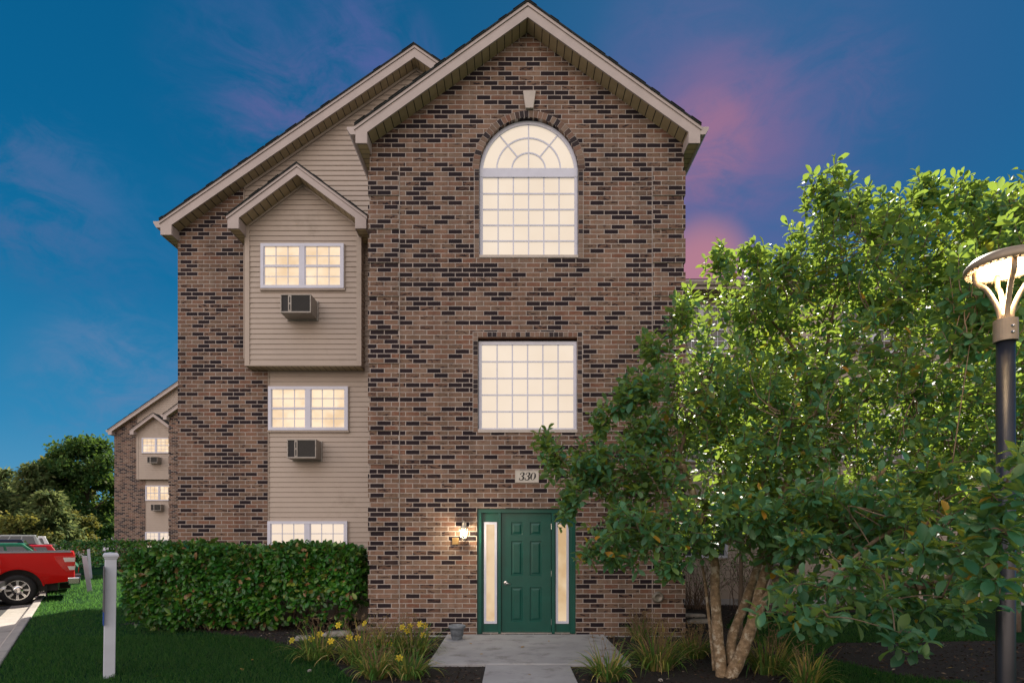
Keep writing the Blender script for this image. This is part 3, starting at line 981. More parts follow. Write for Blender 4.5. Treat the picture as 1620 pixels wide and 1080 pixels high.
for (a, b) in ((DX0 + .093, xd(788)), (xd(878), DX1 - .093)):
    ga, gb = (a + b) / 2 - .107, (a + b) / 2 + .107
    gz0, gz1 = zd(986.5), zd(825.5)
    mb = MB(); poly_with_holes(mb, rect(a, b, ZB + .02, DZ1 - .07), [rect(ga, gb, gz0, gz1)], yd + .03, .03)
    sl = mb.build('sidelight', M['green'], bld)
    mb = MB()
    poly_with_holes(mb, rect(ga - .004, gb + .004, gz0 - .004, gz1 + .004), [rect(ga + .036, gb - .036, gz0 + .036, gz1 - .036)], yd + .008, .03)
    q = rect(ga - .004, gb + .004, gz0 - .004, gz1 + .004)
    for i in range(4):
        (xa, za), (xb, zb_) = q[i], q[(i + 1) % 4]
        mb.quad((xa, yd + .008, za), (xb, yd + .008, zb_), (xb, yd + .031, zb_), (xa, yd + .031, za))
    mb.build('glazing_frame', M['white'], sl)
    mb = MB(); mb.box(ga + .02, gb - .02, yd + .034, yd + .040, gz0 + .02, gz1 - .02); mb.build('pane', M['pane_side'], sl)
    mb = MB(); mb.box(a, b, yd - .02, yd + .08, ZB, ZB + .018); mb.build('threshold', M['metal'], sl)
# leaf with six raised panels
lx0, lx1, lz0, lz1 = xd(793.4), xd(872.2), ZB + .022, zd(810.5)
mb = MB()
pan = []
for (za, zb_) in ((829 - 3.5, 845.5), (855.5, 910), (929, 983)):
    for (xa, xb) in ((808.5, 827), (838.5, 857)):
        pan.append((xd(xa), xd(xb), zd(zb_), zd(za)))
poly_with_holes(mb, rect(lx0, lx1, lz0, lz1), [rect(*p) for p in pan], yd + .012)
for p in pan:
    rings = [(0, 0), (.010, .014), (.022, .014), (.05, .003)]
    rr = [[(p[0] + i, yd + .012 + d, p[2] + i), (p[1] - i, yd + .012 + d, p[2] + i), (p[1] - i, yd + .012 + d, p[3] - i), (p[0] + i, yd + .012 + d, p[3] - i)] for i, d in rings]
    for a, b in zip(rr, rr[1:]):
        mb.add(a + b, [(k, (k + 1) % 4, (k + 1) % 4 + 4, k + 4) for k in range(4)])
    mb.add(rr[-1], [(0, 1, 2, 3)])
for (a, b) in (((lx0, lz0), (lx1, lz0)), ((lx1, lz0), (lx1, lz1)), ((lx1, lz1), (lx0, lz1)), ((lx0, lz1), (lx0, lz0))):
    mb.quad((a[0], yd + .012, a[1]), (b[0], yd + .012, b[1]), (b[0], yd + .06, b[1]), (a[0], yd + .06, a[1]))
dr = mb.build('door', M['green'], bld)
hx, hz = xd(800), zd(922)
mb = MB(); mb.lathe(hx, yd + .012, hz, [(.001, -.022), (.028, -.020), (.036, -.012), (.040, 0)], 20, 'y')
mb.tube([(hx, yd - .008, hz), (hx, yd - .05, hz), (hx + .02, yd - .06, hz - .002), (hx + .085, yd - .055, hz - .014)], [.011, .011, .012, .008], 10)
mb.build('handle', M['metal'], dr, smooth=True)
for pz in (832, 907, 984):
    mb = MB(); mb.tube([(xd(872.8), yd - .004, zd(pz) - .05), (xd(872.8), yd - .004, zd(pz) + .05)], .0075, 8); mb.box(xd(873), xd(873) + .015, yd - .004, yd + .012, zd(pz) - .05, zd(pz) + .05)
    mb.build('hinge', M['metal'], dr)
mb = MB(); mb.box(lx0 - .01, lx1 + .01, yd - .03, yd + .08, ZB, ZB + .018); mb.build('threshold', M['metal'], bld)
mb = MB(); mb.box(DX0, DX1, yd + .09, yd + .10, 0, DZ1); mb.build('backing', M['black'], bld)

# ---- house number plaque
def stroke_poly(mb, pts, y, x0, z0, sc):
    n = 10
    P_ = []
    for i in range(len(pts) - 1):
        p0 = pts[max(i - 1, 0)]; p1 = pts[i]; p2 = pts[i + 1]; p3 = pts[min(i + 2, len(pts) - 1)]
        for k in range(n):
            t = k / n
            P_.append(tuple(.5 * ((2 * b) + (-a + c) * t + (2 * a - 5 * b + 4 * c - d) * t * t + (-a + 3 * b - 3 * c + d) * t ** 3) for a, b, c, d in zip(p0, p1, p2, p3)))
    P_.append(pts[-1])
    L, Rr = [], []
    for i, (x, z, w) in enumerate(P_):
        xa, za, _ = P_[max(i - 1, 0)]; xb, zb_, _ = P_[min(i + 1, len(P_) - 1)]
        d = Vector((xb - xa, zb_ - za))
        if d.length < 1e-6: d = Vector((1, 0))
        d.normalize(); nn = Vector((-d.y, d.x)) * (w * 1.25 + .02) / 2
        L.append((x + nn.x, z + nn.y)); Rr.append((x - nn.x, z - nn.y))
    tr = lambda q: (x0 + sc * (q[0] + .16 * q[1]), y, z0 + sc * q[1])
    for i in range(len(L) - 1):
        mb.quad(tr(L[i]), tr(L[i + 1]), tr(Rr[i + 1]), tr(Rr[i]))


def ball(mb, cx, cz, r, y, x0, z0, sc):
    pts = [(cx + r * math.cos(a), cz + r * math.sin(a)) for a in np.linspace(0, 2 * math.pi, 12, endpoint=False)]
    mb.add([(x0 + sc * (a + .16 * b), y, z0 + sc * b) for a, b in pts], [tuple(range(12))])


px0, px1, pz0, pz1 = xd(814.8), xd(852.4), zd(763.3), zd(743.3)
mb = MB(); mb.box(px0, px1, TY - .022, TY + .01, pz0, pz1)
plq = mb.build('number_plaque', M['plaque'], bld, bevel=.006)
mb = MB()
b_ = .014
for (a, b, c, d) in ((px0, px1, pz1 - b_, pz1), (px0, px1, pz0, pz0 + b_), (px0, px0 + b_, pz0 + b_, pz1 - b_), (px1 - b_, px1, pz0 + b_, pz1 - b_)):
    mb.box(a + .003, b - .003, TY - .028, TY - .02, c + (.003 if c == pz0 else 0), d - (.003 if d == pz1 else 0))
mb.build('plaque_rim', M['keystone'], plq)
sc = .130; y_ = TY - .0245
zz0 = (pz0 + pz1) / 2 - sc / 2
xx = px0 + .056
for ch in '330':
    mb = MB()
    if ch == '3':
        stroke_poly(mb, [(.13, .80, .05), (.24, .95, .045), (.40, .985, .05), (.56, .90, .13), (.58, .74, .17), (.48, .58, .08), (.30, .53, .04)], y_, xx, zz0, sc)
        stroke_poly(mb, [(.30, .53, .04), (.50, .48, .08), (.62, .27, .18), (.52, .07, .11), (.34, .01, .05), (.16, .05, .045), (.09, .18, .05)], y_ - .0004, xx, zz0, sc)
        ball(mb, .16, .78, .075, y_ - .0008, xx, zz0, sc); ball(mb, .12, .20, .08, y_ - .0012, xx, zz0, sc)
    else:
        for i in range(28):
            a0, a1 = 2 * math.pi * i / 28, 2 * math.pi * (i + 1) / 28
            def rr_(a):
                wd = .045 + .085 * abs(math.cos(a)) ** 1.3
                return [(.36 + (.29 + wd) * math.cos(a) * .92, .5 + (.46 + .03) * math.sin(a)), (.36 + (.29 - wd) * math.cos(a) * .92, .5 + (.46 - .02) * math.sin(a))]
            (o0, i0), (o1, i1) = rr_(a0), rr_(a1)
            tr = lambda q: (xx + sc * (q[0] + .16 * q[1]), y_, zz0 + sc * q[1])
            mb.quad(tr(o0), tr(o1), tr(i1), tr(i0))
    mb.build('digit', M['black'], plq)
    xx += .096

# round dryer vent and keypad
vx, vz = xd(1040), zd(944)
mb = MB(); mb.lathe(vx, TY, vz, [(.001, -.06), (.05, -.06), (.055, -.075), (.075, -.075), (.082, -.05), (.098, -.03), (.10, -.014)], 24, 'y')
mb.build('wall_vent', simple('vent_metal', (.22, .20, .17), .5, .4), bld, smooth=True)
mb = MB(); mb.box(xd(715.5), xd(725.5), TY - .035, TY + .01, zd(861), zd(850))
mb.build('doorbell_box', M['brass'], bld, bevel=.006)
mb = MB(); mb.box(TX0 - .02, TX1 + .02, TY - .03, TY + .2, -.1, .02)
mb.box(TX0 - .02, DX0, TY - .028, TY - .02, .02, .03)
mb.build('foundation', M['concrete'], bld)

gable_roof(bld, TXC, TZC, 2.835, TS, 9.70, 22.1, .235, gutter=.145, wall_y=TY, wall_hw=2.665)

# ---- main block to the left
MY = 12.0
MXC, MZC, MS = -1.936, 11.205, .69
WX0, WX1 = -6.78, 2.90
zM = lambda x: MZC - MS * abs(x - MXC)
SB = (424.5 - 810) * MY / F     # brick / siding joint below the bay
SU = (386 - 810) * MY / F       # joint above
zbay = H + (850 - 583) * MY / F
mb = MB()
pts = [(WX0, -.1), (SB, -.1), (SB, zbay + .2), (SU, zbay + .2), (SU, zM(SU)), (WX0, zM(WX0))]
n = len(pts)
tri = tessellate_polygon([[Vector((x, z, 0)) for x, z in pts]])
yb_ = MY - .035
mb.add([(x, yb_, z) for x, z in pts], [tuple(t) for t in tri])
mb.quad((WX0, yb_, -.1), (WX0, 21.8, -.1), (WX0, 21.8, zM(WX0)), (WX0, yb_, zM(WX0)))
mb.quad((SB, yb_, -.1), (SB, MY + .02, -.1), (SB, MY + .02, zbay + .2), (SB, yb_, zbay + .2))
mb.quad((SU, yb_, zbay + .2), (SU, MY + .02, zbay + .2), (SU, MY + .02, zM(SU)), (SU, yb_, zM(SU)))
mb.add([(WX0, 21.8, -.1), (WX1, 21.8, -.1), (WX1, 21.8, zM(WX1)), (MXC, 21.8, MZC), (WX0, 21.8, zM(WX0))], [(0, 1, 2, 3, 4)])
mb.build('block_wall', M['brick'], bld)
mb = MB()
siding(mb, MY, .16, zbay + .15, lambda z: (SB + .012, TX0 + .02))
def xr(z):
    r = (MZC - z) / MS
    return (max(SU + .012, MXC - r), min(MXC + r, TX0 + .6 if z < 8.8 else 3))
siding(mb, MY, zbay + .15, MZC, xr)
mb.build('siding_wall', M['siding'], bld)
mb = MB()
mb.box(SB + .002, SB + .018, MY - .03, MY + .01, .16, zbay); mb.box(SU + .001, SU + .02, MY - .032, MY + .01, zbay, zM(SU) - .04)
mb.box(SB, TX0, MY - .01, MY + .1, -.1, .158)
# trim along the rake
for sg in (-1, 1):
    for (q0, q1) in ((0, abs(SU - MXC) - .02),):
        q0 = 0; X = lambda q: MXC + sg * q
        mb.prism_y([(X(q0), MZC - .002), (X(q1), MZC - MS * q1), (X(q1), MZC - MS * q1 - .05), (X(q0), MZC - .052)], MY - .04, MY + .0)
mb.build('corner_trim', M['siding'], bld)
gable_roof(bld, MXC, MZC, 5.04, MS, 11.70, 22.1, .235, gutter=.145, wall_y=MY - .03, wall_hw=4.84)
# downspout elbow between tower and block
dsx = TX0 - .09
mb = MB(); mb.tube([(dsx - .10, 11.3, 8.16), (dsx + .0, 11.45, 7.95), (dsx + .02, 11.75, 7.75)], .035, 8)
mb.tube([(dsx + .02, 11.75, 7.76), (dsx + .02, 11.80, 7.2), (dsx + .02, 11.9, 6.9)], .035, 8)
mb.build('downspout', M['trim'], bld)

# ---- bay
BYF = 11.70
bx = lambda p: (p - 810) * BYF / F
bz = lambda p: H + (850 - p) * BYF / F
BX0, BX1 = bx(389.5), bx(570.5)
BXC = bx(479.5)
BZ0 = bz(579)
BS = .745
BZC = bz(292.5)
mb = MB()
zeB = BZC - BS * (BX1 - BXC)
def xrb(z):
    if z < zeB: return (BX0 + .07, BX1 - .07)
    r = (BZC - z) / BS
    return (max(BX0 + .07, BXC - r), min(BX1 - .07, BXC + r))
siding(mb, BYF, BZ0 + .03, BZC, xrb)
siding_x(mb, BX1, 1, BYF + .05, MY, BZ0 + .03, zeB); siding_x(mb, BX0, -1, BYF + .05, MY, BZ0 + .03, zeB)
mb.build('bay_wall', M['siding'], bld)
mb = MB()
for (a, b) in ((BX0 - .02, BX0 + .075), (BX1 - .075, BX1 + .02)):
    mb.box(a, b, BYF - .028, BYF + .055, BZ0, zeB + .02)
mb.box(BX0 + .075, BX1 - .075, BYF - .022, BYF + .01, BZ0, BZ0 + .03)
for sg in (-1, 1):
    q1 = BX1 - BXC
    X = lambda q: BXC + sg * q
    mb.prism_y([(X(0), BZC - .002), (X(q1), BZC - BS * q1 - .002), (X(q1), BZC - BS * q1 - .042), (X(0), BZC - .042)], BYF - .035, BYF)
mb.build('bay_trim', M['siding'], bld)
mb = MB(); mb.box(BX0 - .01, BX1 + .01, BYF + .0, MY - .001, BZ0 - .01, BZ0 - .001); mb.build('bay_soffit', M['soffit_x'], bld)
gable_roof(bld, BXC, BZC, (BX1 - BXC) + .195, BS, 11.36, 12.6, .20, gutter=0, wall_y=BYF, wall_hw=(BX1 - BXC))
twin_window(bld, bx(414), bx(545), bz(457.5), bz(387), BYF, 'pane_blind', label='white twin window of the overhanging bay')
px_ = lambda p: (p - 810) * MY / F
pz_ = lambda p: H + (850 - p) * MY / F
twin_window(bld, px_(426), px_(551.5), pz_(681), pz_(612), MY, 'pane_blind', label='white twin window under the bay')
twin_window(bld, px_(424.8), px_(550.5), pz_(897), pz_(824), MY, 'pane_low', label='white twin ground-floor window just above the hedge')

# ---- wing to the right
GY = 14.7
wz1 = 7.70
mb = MB(); siding(mb, GY, .16, wz1, lambda z: (TX1 - .3, 15)); mb.build('wing_siding', M['siding'], bld)
mb = MB()
mb.quad((15, GY, -.1), (15, 22, -.1), (15, 22, wz1), (15, GY, wz1)); mb.box(TX1 - .3, 15, GY - .02, GY + .1, -.1, .158)
mb.quad((2, 22, -.1), (15, 22, -.1), (15, 22, wz1), (2, 22, wz1))
mb.build('wing_base', M['concrete'], bld)
mb = MB()
zt_ = 7.85
mb.add([(TX1, 14.14, zt_ + .03), (15.3, 14.14, zt_ + .03), (15.3, 18.3, zt_ + 1.35), (TX1, 18.3, zt_ + 1.35), (15.3, 22.5, zt_ + .03), (TX1, 22.5, zt_ + .03),
        (TX1, 14.14, zt_), (15.3, 14.14, zt_), (15.3, 22.5, zt_), (TX1, 22.5, zt_)], [(0, 1, 2, 3), (3, 2, 4, 5), (0, 6, 7, 1), (1, 7, 8, 4, 2), (6, 9, 8, 7)])
mb.build('wing_roof', M['shingle'], bld)
mb = MB(); mb.box(TX1, 15.28, 14.20, 14.225, 7.66, zt_ - .002)
mb.add([(TX1, 14.10, 7.84), (15.28, 14.10, 7.84), (15.28, 14.10, 7.81), (TX1, 14.10, 7.81), (TX1, 14.14, 7.74), (15.28, 14.14, 7.74), (TX1, 14.198, 7.74), (15.28, 14.198, 7.74), (TX1, 14.198, 7.84), (15.28, 14.198, 7.84)],
       [(0, 1, 2, 3), (3, 2, 5, 4), (4, 5, 7, 6), (8, 9, 1, 0)])
mb.build('wing_gutter', M['trim'], bld)
mb = MB(); mb.quad((TX1, 14.225, 7.675), (15.28, 14.225, 7.675), (15.28, GY, 7.675), (TX1, GY, 7.675)); mb.build('wing_soffit', M['soffit_x'], bld)
wx = lambda p: (p - 810) * GY / F
wz = lambda p: H + (850 - p) * GY / F
for (a, b) in ((1066, 1150), (1330, 1430), (1520, 1610)):
    for (c, d) in ((560, 484), (730, 655), (882, 815)):
        twin_window(bld, wx(a), wx(b), wz(c), wz(d), GY, 'pane_dark')

# copy everything for the far building before the loose things are added
def kids(o): return [c for c in bpy.data.objects if c.parent == o]


def copy_tree(o, parent=None):
    c = o.copy(); C.objects.link(c); c.parent = parent
    for ch in kids(o): copy_tree(ch, c)
    return c


FAR = Vector((-16.6, 22.7, 0))
far = copy_tree(bld)
far.location = bld.location + FAR
far['label'] = 'smaller distant brick apartment building at the far left, mostly hidden by the near one'
for ch in kids(far):
    if ch.name.startswith(('number_plaque', 'wing_', 'doorbell')):
        for q in kids(ch): bpy.data.objects.remove(q)
        bpy.data.objects.remove(ch)

# air conditioners
ac_unit(bx(444) * 1.0 - .33, bx(444) - .33 + .62, 0, 0, 0, 0, 'x') if False else None
def ac_px(pl, pr, pt, pb, ywall, depth, label, off=Vector((0, 0, 0))):
    yf = ywall - depth
    x0 = (pl - 810) * yf / F; x1 = (pr - 810) * yf / F
    z1 = H + (850 - pt) * yf / F; z0 = H + (850 - pb) * yf / F
    return ac_unit(x0 + off.x, x1 + off.x, z1, z0, ywall + off.y, depth, label)
ac_px(443.5, 491.8, 465, 494.5, BYF, .40, 'boxy window air conditioner jutting from the near bay under its window')
ac_px(454, 500, 694.5, 724.5, MY, .34, 'boxy air conditioner in the siding below the middle window of the near building')
ac_px(443.5, 491.8, 465, 494.5, BYF, .40, 'small distant air conditioner on the far building’s overhanging bay', FAR)
ac_px(454, 500, 694.5, 724.5, MY, .34, 'small distant air conditioner low on the far building above the far hedge', FAR)
ac_px(1232, 1262, 892, 918, GY, .35, 'pale air conditioner low on the right wing seen behind the magnolia trunks')

# wall lantern
lx, lz, ly = xd(734.5), zd(842), TY - .14
t = thing('wall_lantern', 'small white lit coach lantern on the brick left of the green door', 'wall lamp', (lx, TY, lz - .1))
lm = simple('lantern_metal', (.55, .50, .42), .4, .2)
mb = MB()
for (r0, h0, r1, h1) in ((.060, .075, .012, .135), (.012, .135, .018, .15), (.018, .15, .003, .175), (.045, -.10, .052, -.085), (.012, -.13, .045, -.10)):
    mb.lathe(lx, ly, lz, [(r0, h0), (r1, h1)], 6)
mb.lathe(lx, ly, lz, [(.072, .065), (.060, .075), (.001, .075)], 6); mb.lathe(lx, ly, lz, [(.072, .065), (.001, .066)], 6)
mb.lathe(lx, ly, lz, [(.052, -.085), (.001, -.084)], 6)
for k in range(6):
    a = 2 * math.pi * k / 6
    mb.tube([(lx + .046 * math.cos(a), ly + .046 * math.sin(a), lz - .085), (lx + .066 * math.cos(a), ly + .066 * math.sin(a), lz + .07)], .004, 5)
mb.build('lantern_cage', lm, t)
mb = MB(); mb.lathe(lx, ly, lz, [(.001, -.05), (.018, -.04), (.028, 0), (.018, .04), (.001, .05)], 12)
me_, g_, b__, o__ = material('bulb'); b__.inputs['Emission Color'].default_value = (1, .80, .5, 1); b__.inputs['Emission Strength'].default_value = 9
mb.build('bulb', me_, t, smooth=True)
mb = MB(); mb.box(lx - .035, lx + .035, TY - .025, TY + .01, lz - .0, lz + .17)
mb.tube([(lx, TY - .02, lz + .14), (lx, TY - .08, lz + .20), (lx, ly, lz + .17)], .008, 6)
mb.build('bracket', lm, t)
ld = bpy.data.lights.new('lantern_light', 'POINT'); ld.energy = 13.0; ld.color = (1, .80, .52); ld.shadow_soft_size = .03
lo = bpy.data.objects.new('lantern_light', ld); C.objects.link(lo); lo.parent = t; lo.location = Vector((lx, ly - .085, lz)) - t.location

# ================================================================== pot, stones
t = thing('flower_pot', 'empty blue-grey plastic flower pot on the porch slab beside the brick', 'flower pot', ((723 - 810) * 9.5 / F, 9.5, .045))
mb = MB()
mb.lathe(t.location.x, 9.5, .045, [(.001, .003), (.078, .0), (.085, .01), (.112, .17), (.118, .172), (.122, .180), (.130, .182), (.138, .19), (.138, .222), (.132, .228), (.120, .226), (.112, .19), (.10, .06), (.001, .06)], 32)
mb.build('pot_body', M['pot'], t, smooth=True)
mb = MB(); mb.lathe(t.location.x, 9.5, .045, [(.001, .19), (.111, .188)], 20); mb.build('potting_soil', M['mulch'], t)

def rock(px, py, rx, ry, rz, label, yaw=0):
    x, y = gp(px, py)
    bm = bmesh.new(); bmesh.ops.create_icosphere(bm, subdivisions=3, radius=1)
    for v in bm.verts:
        s = 1 + .18 * math.sin(v.co.x * 4 + px) * math.cos(v.co.y * 3.3) + random.uniform(-.04, .04)
        v.co = Vector((v.co.x * rx * s, v.co.y * ry * s, max(-.2, min(.75, v.co.z * s)) * rz))
    me = bpy.data.meshes.new('stone'); bm.to_mesh(me); bm.free(); me.materials.append(M['stone'])
    o = bpy.data.objects.new('flat_stone', me); C.objects.link(o); o.location = (x, y, .01); o.rotation_euler = (0, 0, yaw)
    return setp(o, label, 'stone', 'flat stones lying in the beds')


rock(480, 1012, .16, .10, .09, 'leftmost flat grey stone in the mulch by the lilies')
rock(535, 1005, .30, .12, .10, 'long flat grey stone behind the left lilies', .25)
rock(578, 996, .16, .12, .12, 'rounded grey stone against the tower corner among lilies')
rock(1092, 975, .30, .12, .08, 'long pale edging stone right of the tower corner', -.2)
rock(1108, 985, .34, .11, .10, 'pale edging stone behind the left magnolia trunk', .05)
rock(490, 1062, .03, .03, .03, 'small white pebble at the lawn edge by the left lilies')
rock(1045, 1077, .03, .03, .03, 'small white pebble under the right lilies')

# ================================================================== posts
def sign_post(x, y, h, w, lean, label, signs, rotz=0.0):
    t = thing('sign_post', label, 'post', (x, y, 0), rotz, group='white posts along the parking kerb')
    hw = w / 2
    mb = MB(); mb.box(-hw, hw, -hw, hw, -.1, h - .06); o1 = mb.build('post', M['white_post'], t, bevel=.006, local=True)
    if signs != 'plain':
        mb = MB()
        mb.lathe(0, 0, 0, [((hw + a) * 1.414, z) for a, z in ((.0, h - .085), (.005, h - .08), (.013, h - .055), (.019, h - .05), (.019, h - .03), (.004, h - .006))] + [(.001, h)], 4)
        for i, v in enumerate(mb.v):
            a, b, c = v; mb.v[i] = ((a - b) * .7071, (a + b) * .7071, c)
        mb.build('post_cap', M['white_post'], t, local=True)
        mb = MB(); mb.box(-hw - .012, -hw - .002, -.14, .14, .80, h - .17); mb.build('sign_panel', M['sign_grey'], t, local=True)
        mb = MB(); mb.box(-hw - .010, -hw - .002, -.12, .12, .64, .80); mb.build('sign_panel', M['sign_blue'], t, local=True)
    t.rotation_euler = (lean[0], lean[1], rotz)
    return t


x, y = gp(172.5, 1071)
sign_post(x, y, H - 23 * y / F, .118, (0, R(.7)), 'tall white square post with a cap standing in the shaded lawn, nearest', 'caps', R(36))
x, y = gp(142, 935)
sign_post(x, y, 1.17, .13, (R(0), R(-7)), 'weathered white post leaning left beside the far end of the red pickup', 'plain', R(36))
x, y = gp(144, 915)
sign_post(x, y, 1.28, .10, (0, R(-4)), 'thin pale post leaning behind the other leaning post', 'plain', R(36))

# ================================================================== hedge
def hedge(cx0, cx1, cy0, cy1, h, n, label, size=.095, slope=.35, stems=90):
    t = thing('hedge', label, 'hedge', ((cx0 + cx1) / 2, (cy0 + cy1) / 2, 0), group='clipped hedges')
    # sample the shell of a box with rounded shoulders
    face = rng.choice(4, n, p=[.52, .30, .10, .08])
    x = rng.uniform(cx0, cx1, n); y = rng.uniform(cy0, cy1, n); z = rng.uniform(.12, h, n)
    nx = np.zeros(n); ny = np.zeros(n); nz = np.zeros(n)
    f = face == 0; y[f] = cy0; ny[f] = -1
    f = face == 1; z[f] = h; nz[f] = 1
    f = face == 2; x[f] = cx0; nx[f] = -1
    f = face == 3; x[f] = cx1; nx[f] = 1
    p = np.stack([x, y, z], 1); nn = np.stack([nx, ny, nz], 1)
    # undercut: the foot tucks in, edges round over, surface lumpy
    c = np.array([(cx0 + cx1) / 2, (cy0 + cy1) / 2, h * .55])
    tuck = np.clip((.55 - z) / .55, 0, 1) ** 1.5 * slope
    p[:, 1] += np.where(face == 0, tuck, 0)
    p[:, 0] += np.where(face == 2, tuck * 1.4, 0) - np.where(face == 3, tuck * 1.6, 0)
    lump = .11 * np.sin(p[:, 0] * 3.1 + 1) * np.cos(p[:, 2] * 4.0) + .05 * np.sin(p[:, 0] * 7.3 + p[:, 2] * 5) + .03 * np.sin(p[:, 1] * 9 + p[:, 0] * 4)
    inw = np.abs(rng.normal(0, .09, n))
    lump = np.where(face == 1, lump * .4, lump)
    p -= nn * (inw - lump)[:, None]
    ex = np.clip((np.abs(p[:, 0] - c[0]) - (cx1 - cx0) / 2 + .25) / .25, 0, 1)
    ey = np.clip((cy0 + .22 - p[:, 1]) / .22, 0, 1)
    p[:, 2] -= np.where(face == 1, .16 * ex ** 2 + .12 * ey ** 2, 0)
    p[:, 1] += np.where(face == 0, .14 * np.clip((z - h + .35) / .35, 0, 1) ** 2, 0)
    keep = ~((p[:, 2] < .5) & (rng.random(n) < (.5 - p[:, 2]) * 1.5))
    # bare patch low on the right
    keep &= ~((p[:, 2] < .62 + .1 * np.sin(p[:, 0] * 9)) & (p[:, 0] > cx0 + (cx1 - cx0) * .66) & (rng.random(n) < .88) & (stems > 50))
    p = p[keep]; nn = nn[keep]; N = len(p)
    d = nn * .55 + rng.normal(0, .55, (N, 3)) + np.array([0, 0, -.25])
    up = nn * .9 + np.array([0, 0, .6])
    # small sprays of three
    k = 3
    pp = np.repeat(p, k, 0) + rng.normal(0, .03, (N * k, 3)); d2 = np.repeat(d, k, 0) + rng.normal(0, .5, (N * k, 3)); u2 = np.repeat(up, k, 0)
    leaf_mesh('foliage', pp, d2, rng.uniform(size * .65, size * 1.25, N * k), .50, M['leaf_hedge'], t, LEAF, u2, .45)
    # dark inner twigs
    mb = MB()
    for i in range(stems):
        x = random.uniform(cx0 + .35, cx1 - .2); y = random.uniform(cy0 + .3, cy1 - .2)
        q = Vector((x, y, 0)); pts = [q]
        a = Vector((random.gauss(0, .35), random.gauss(-.15, .35), 1))
        for s in range(5):
            q = q + a * (h * .19) + Vector((random.gauss(0, .03), random.gauss(0, .03), 0)); pts.append(q)
        pts = [Vector((min(max(v.x, cx0 + .1), cx1 - .1), min(max(v.y, cy0 + .12), cy1 - .1), min(v.z, h - .08))) for v in pts]
        mb.tube(pts, [.011, .009, .008, .006, .004, .003], 5)
    mb.build('stems', M['twig'], t)
    return t


hedge(-6.78, -2.80, 10.35, 11.65, 1.48, 7400, 'dense dark green leafy hedge below the ground-floor window of the near building', size=.125)
hedge(-24.6, -19.3, 31.5, 33.5, 1.45, 1500, 'smaller distant hedge in front of the far building', .16, stems=20)

# stray twiggy shoot on the hedge top left
# ================================================================== daylilies
def ribbon(mb, p, d, length, w, droop, n=7, taper=True):
    pts = []
    q = Vector(p); v = Vector(d).normalized()
    side = v.cross(Vector((0, 0, 1)))
    if side.length < 1e-3: side = Vector((1, 0, 0))
    side.normalize()
    st = length / n
    for i in range(n + 1):
        ww = w * (1 - (i / n) ** 2.2) + .0008
        pts.append((q - side * ww / 2, q + side * ww / 2))
        q = q + v * st
        v = (v + Vector((0, 0, -droop * (i + 1) / n))).normalized()
        if q.z < .012: q.z = .012
    vs = [a for pr in pts for a in pr]
    mb.add(vs, [(2 * i, 2 * i + 1, 2 * i + 3, 2 * i + 2) for i in range(n)])
    return q


def lily(px, py, rad, n, length, flowers, label, lean=(0, 0), dry=.2):
    x, y = gp(px, py)
    t = thing('daylily', label, 'plant', (x, y, 0), group='daylily clumps in the beds')
    mb = MB(); md_ = MB()
    for i in range(n):
        a = random.uniform(0, 2 * math.pi); r = rad * math.sqrt(random.random()) * .5
        p = (x + r * math.cos(a), y + r * math.sin(a), 0)
        a2 = a + random.gauss(0, .5)
        tilt = random.uniform(.2, 1.15)
        d = (math.cos(a2) * tilt + lean[0], math.sin(a2) * tilt + lean[1], 1)
        ribbon(mb, p, d, length * random.uniform(.6, 1.15), random.uniform(.013, .027), random.uniform(.22, .85))
    mb.build('foliage', M['lily_leaf'], t)
    if dry:
        for i in range(int(n * dry)):
            a = random.uniform(0, 2 * math.pi); r = rad * random.random() * .6
            p = Vector((x + r * math.cos(a), y + r * math.sin(a), 0))
            v = Vector((random.gauss(0, .25), random.gauss(0, .25), 1)).normalized()
            L_ = length * random.uniform(.6, 1.15)
            md_.tube([p, p + v * L_ * .5, p + v * L_ + Vector((random.gauss(0, .04), random.gauss(0, .04), 0))], [.003, .0025, .002], 4)
            e = p + v * L_
            for k in range(3):
                w = Vector((random.gauss(0, 1), random.gauss(0, 1), random.uniform(.2, 1))).normalized()
                md_.tube([e, e + w * .035], [.004, .002], 4)
        md_.build('dry_stems', M['dry'], t)
    for (fx, fy) in flowers:
        Y_ = y + random.uniform(-.25, .1)
        c = P(fx, fy, Y_)
        stm = MB(); stm.tube([(x + random.gauss(0, rad * .25), y, 0), ((x + c.x) / 2, (y + c.y) / 2, c.z * .6), (c.x, c.y, c.z - .03)], [.004, .0035, .003], 5)
        stm.build('flower_stem', M['lily_leaf'], t)
        fl = MB()
        ax = Vector((random.gauss(0, .4), -1, random.uniform(.2, .8))).normalized()
        u = ax.cross(Vector((0, 0, 1))).normalized(); w = ax.cross(u)
        for k in range(6):
            a = 2 * math.pi * k / 6 + .3
            dirp = (u * math.cos(a) + w * math.sin(a))
            sd_ = ax.cross(dirp)
            b0 = c; L_ = .050; ww = .015 if k % 2 else .011
            pA = b0 + ax * .012 + dirp * L_ * .4; pB = b0 + ax * .022 + dirp * L_ * .8; pC = b0 + ax * .014 + dirp * L_
            fl.add([b0 - ax * .02, pA - sd_ * ww * .8, pA + sd_ * ww * .8, pB - sd_ * ww, pB + sd_ * ww, pC], [(0, 1, 2), (1, 3, 4, 2), (3, 5, 4)])
        fl.build('flower', M['petal'], t)
    return t


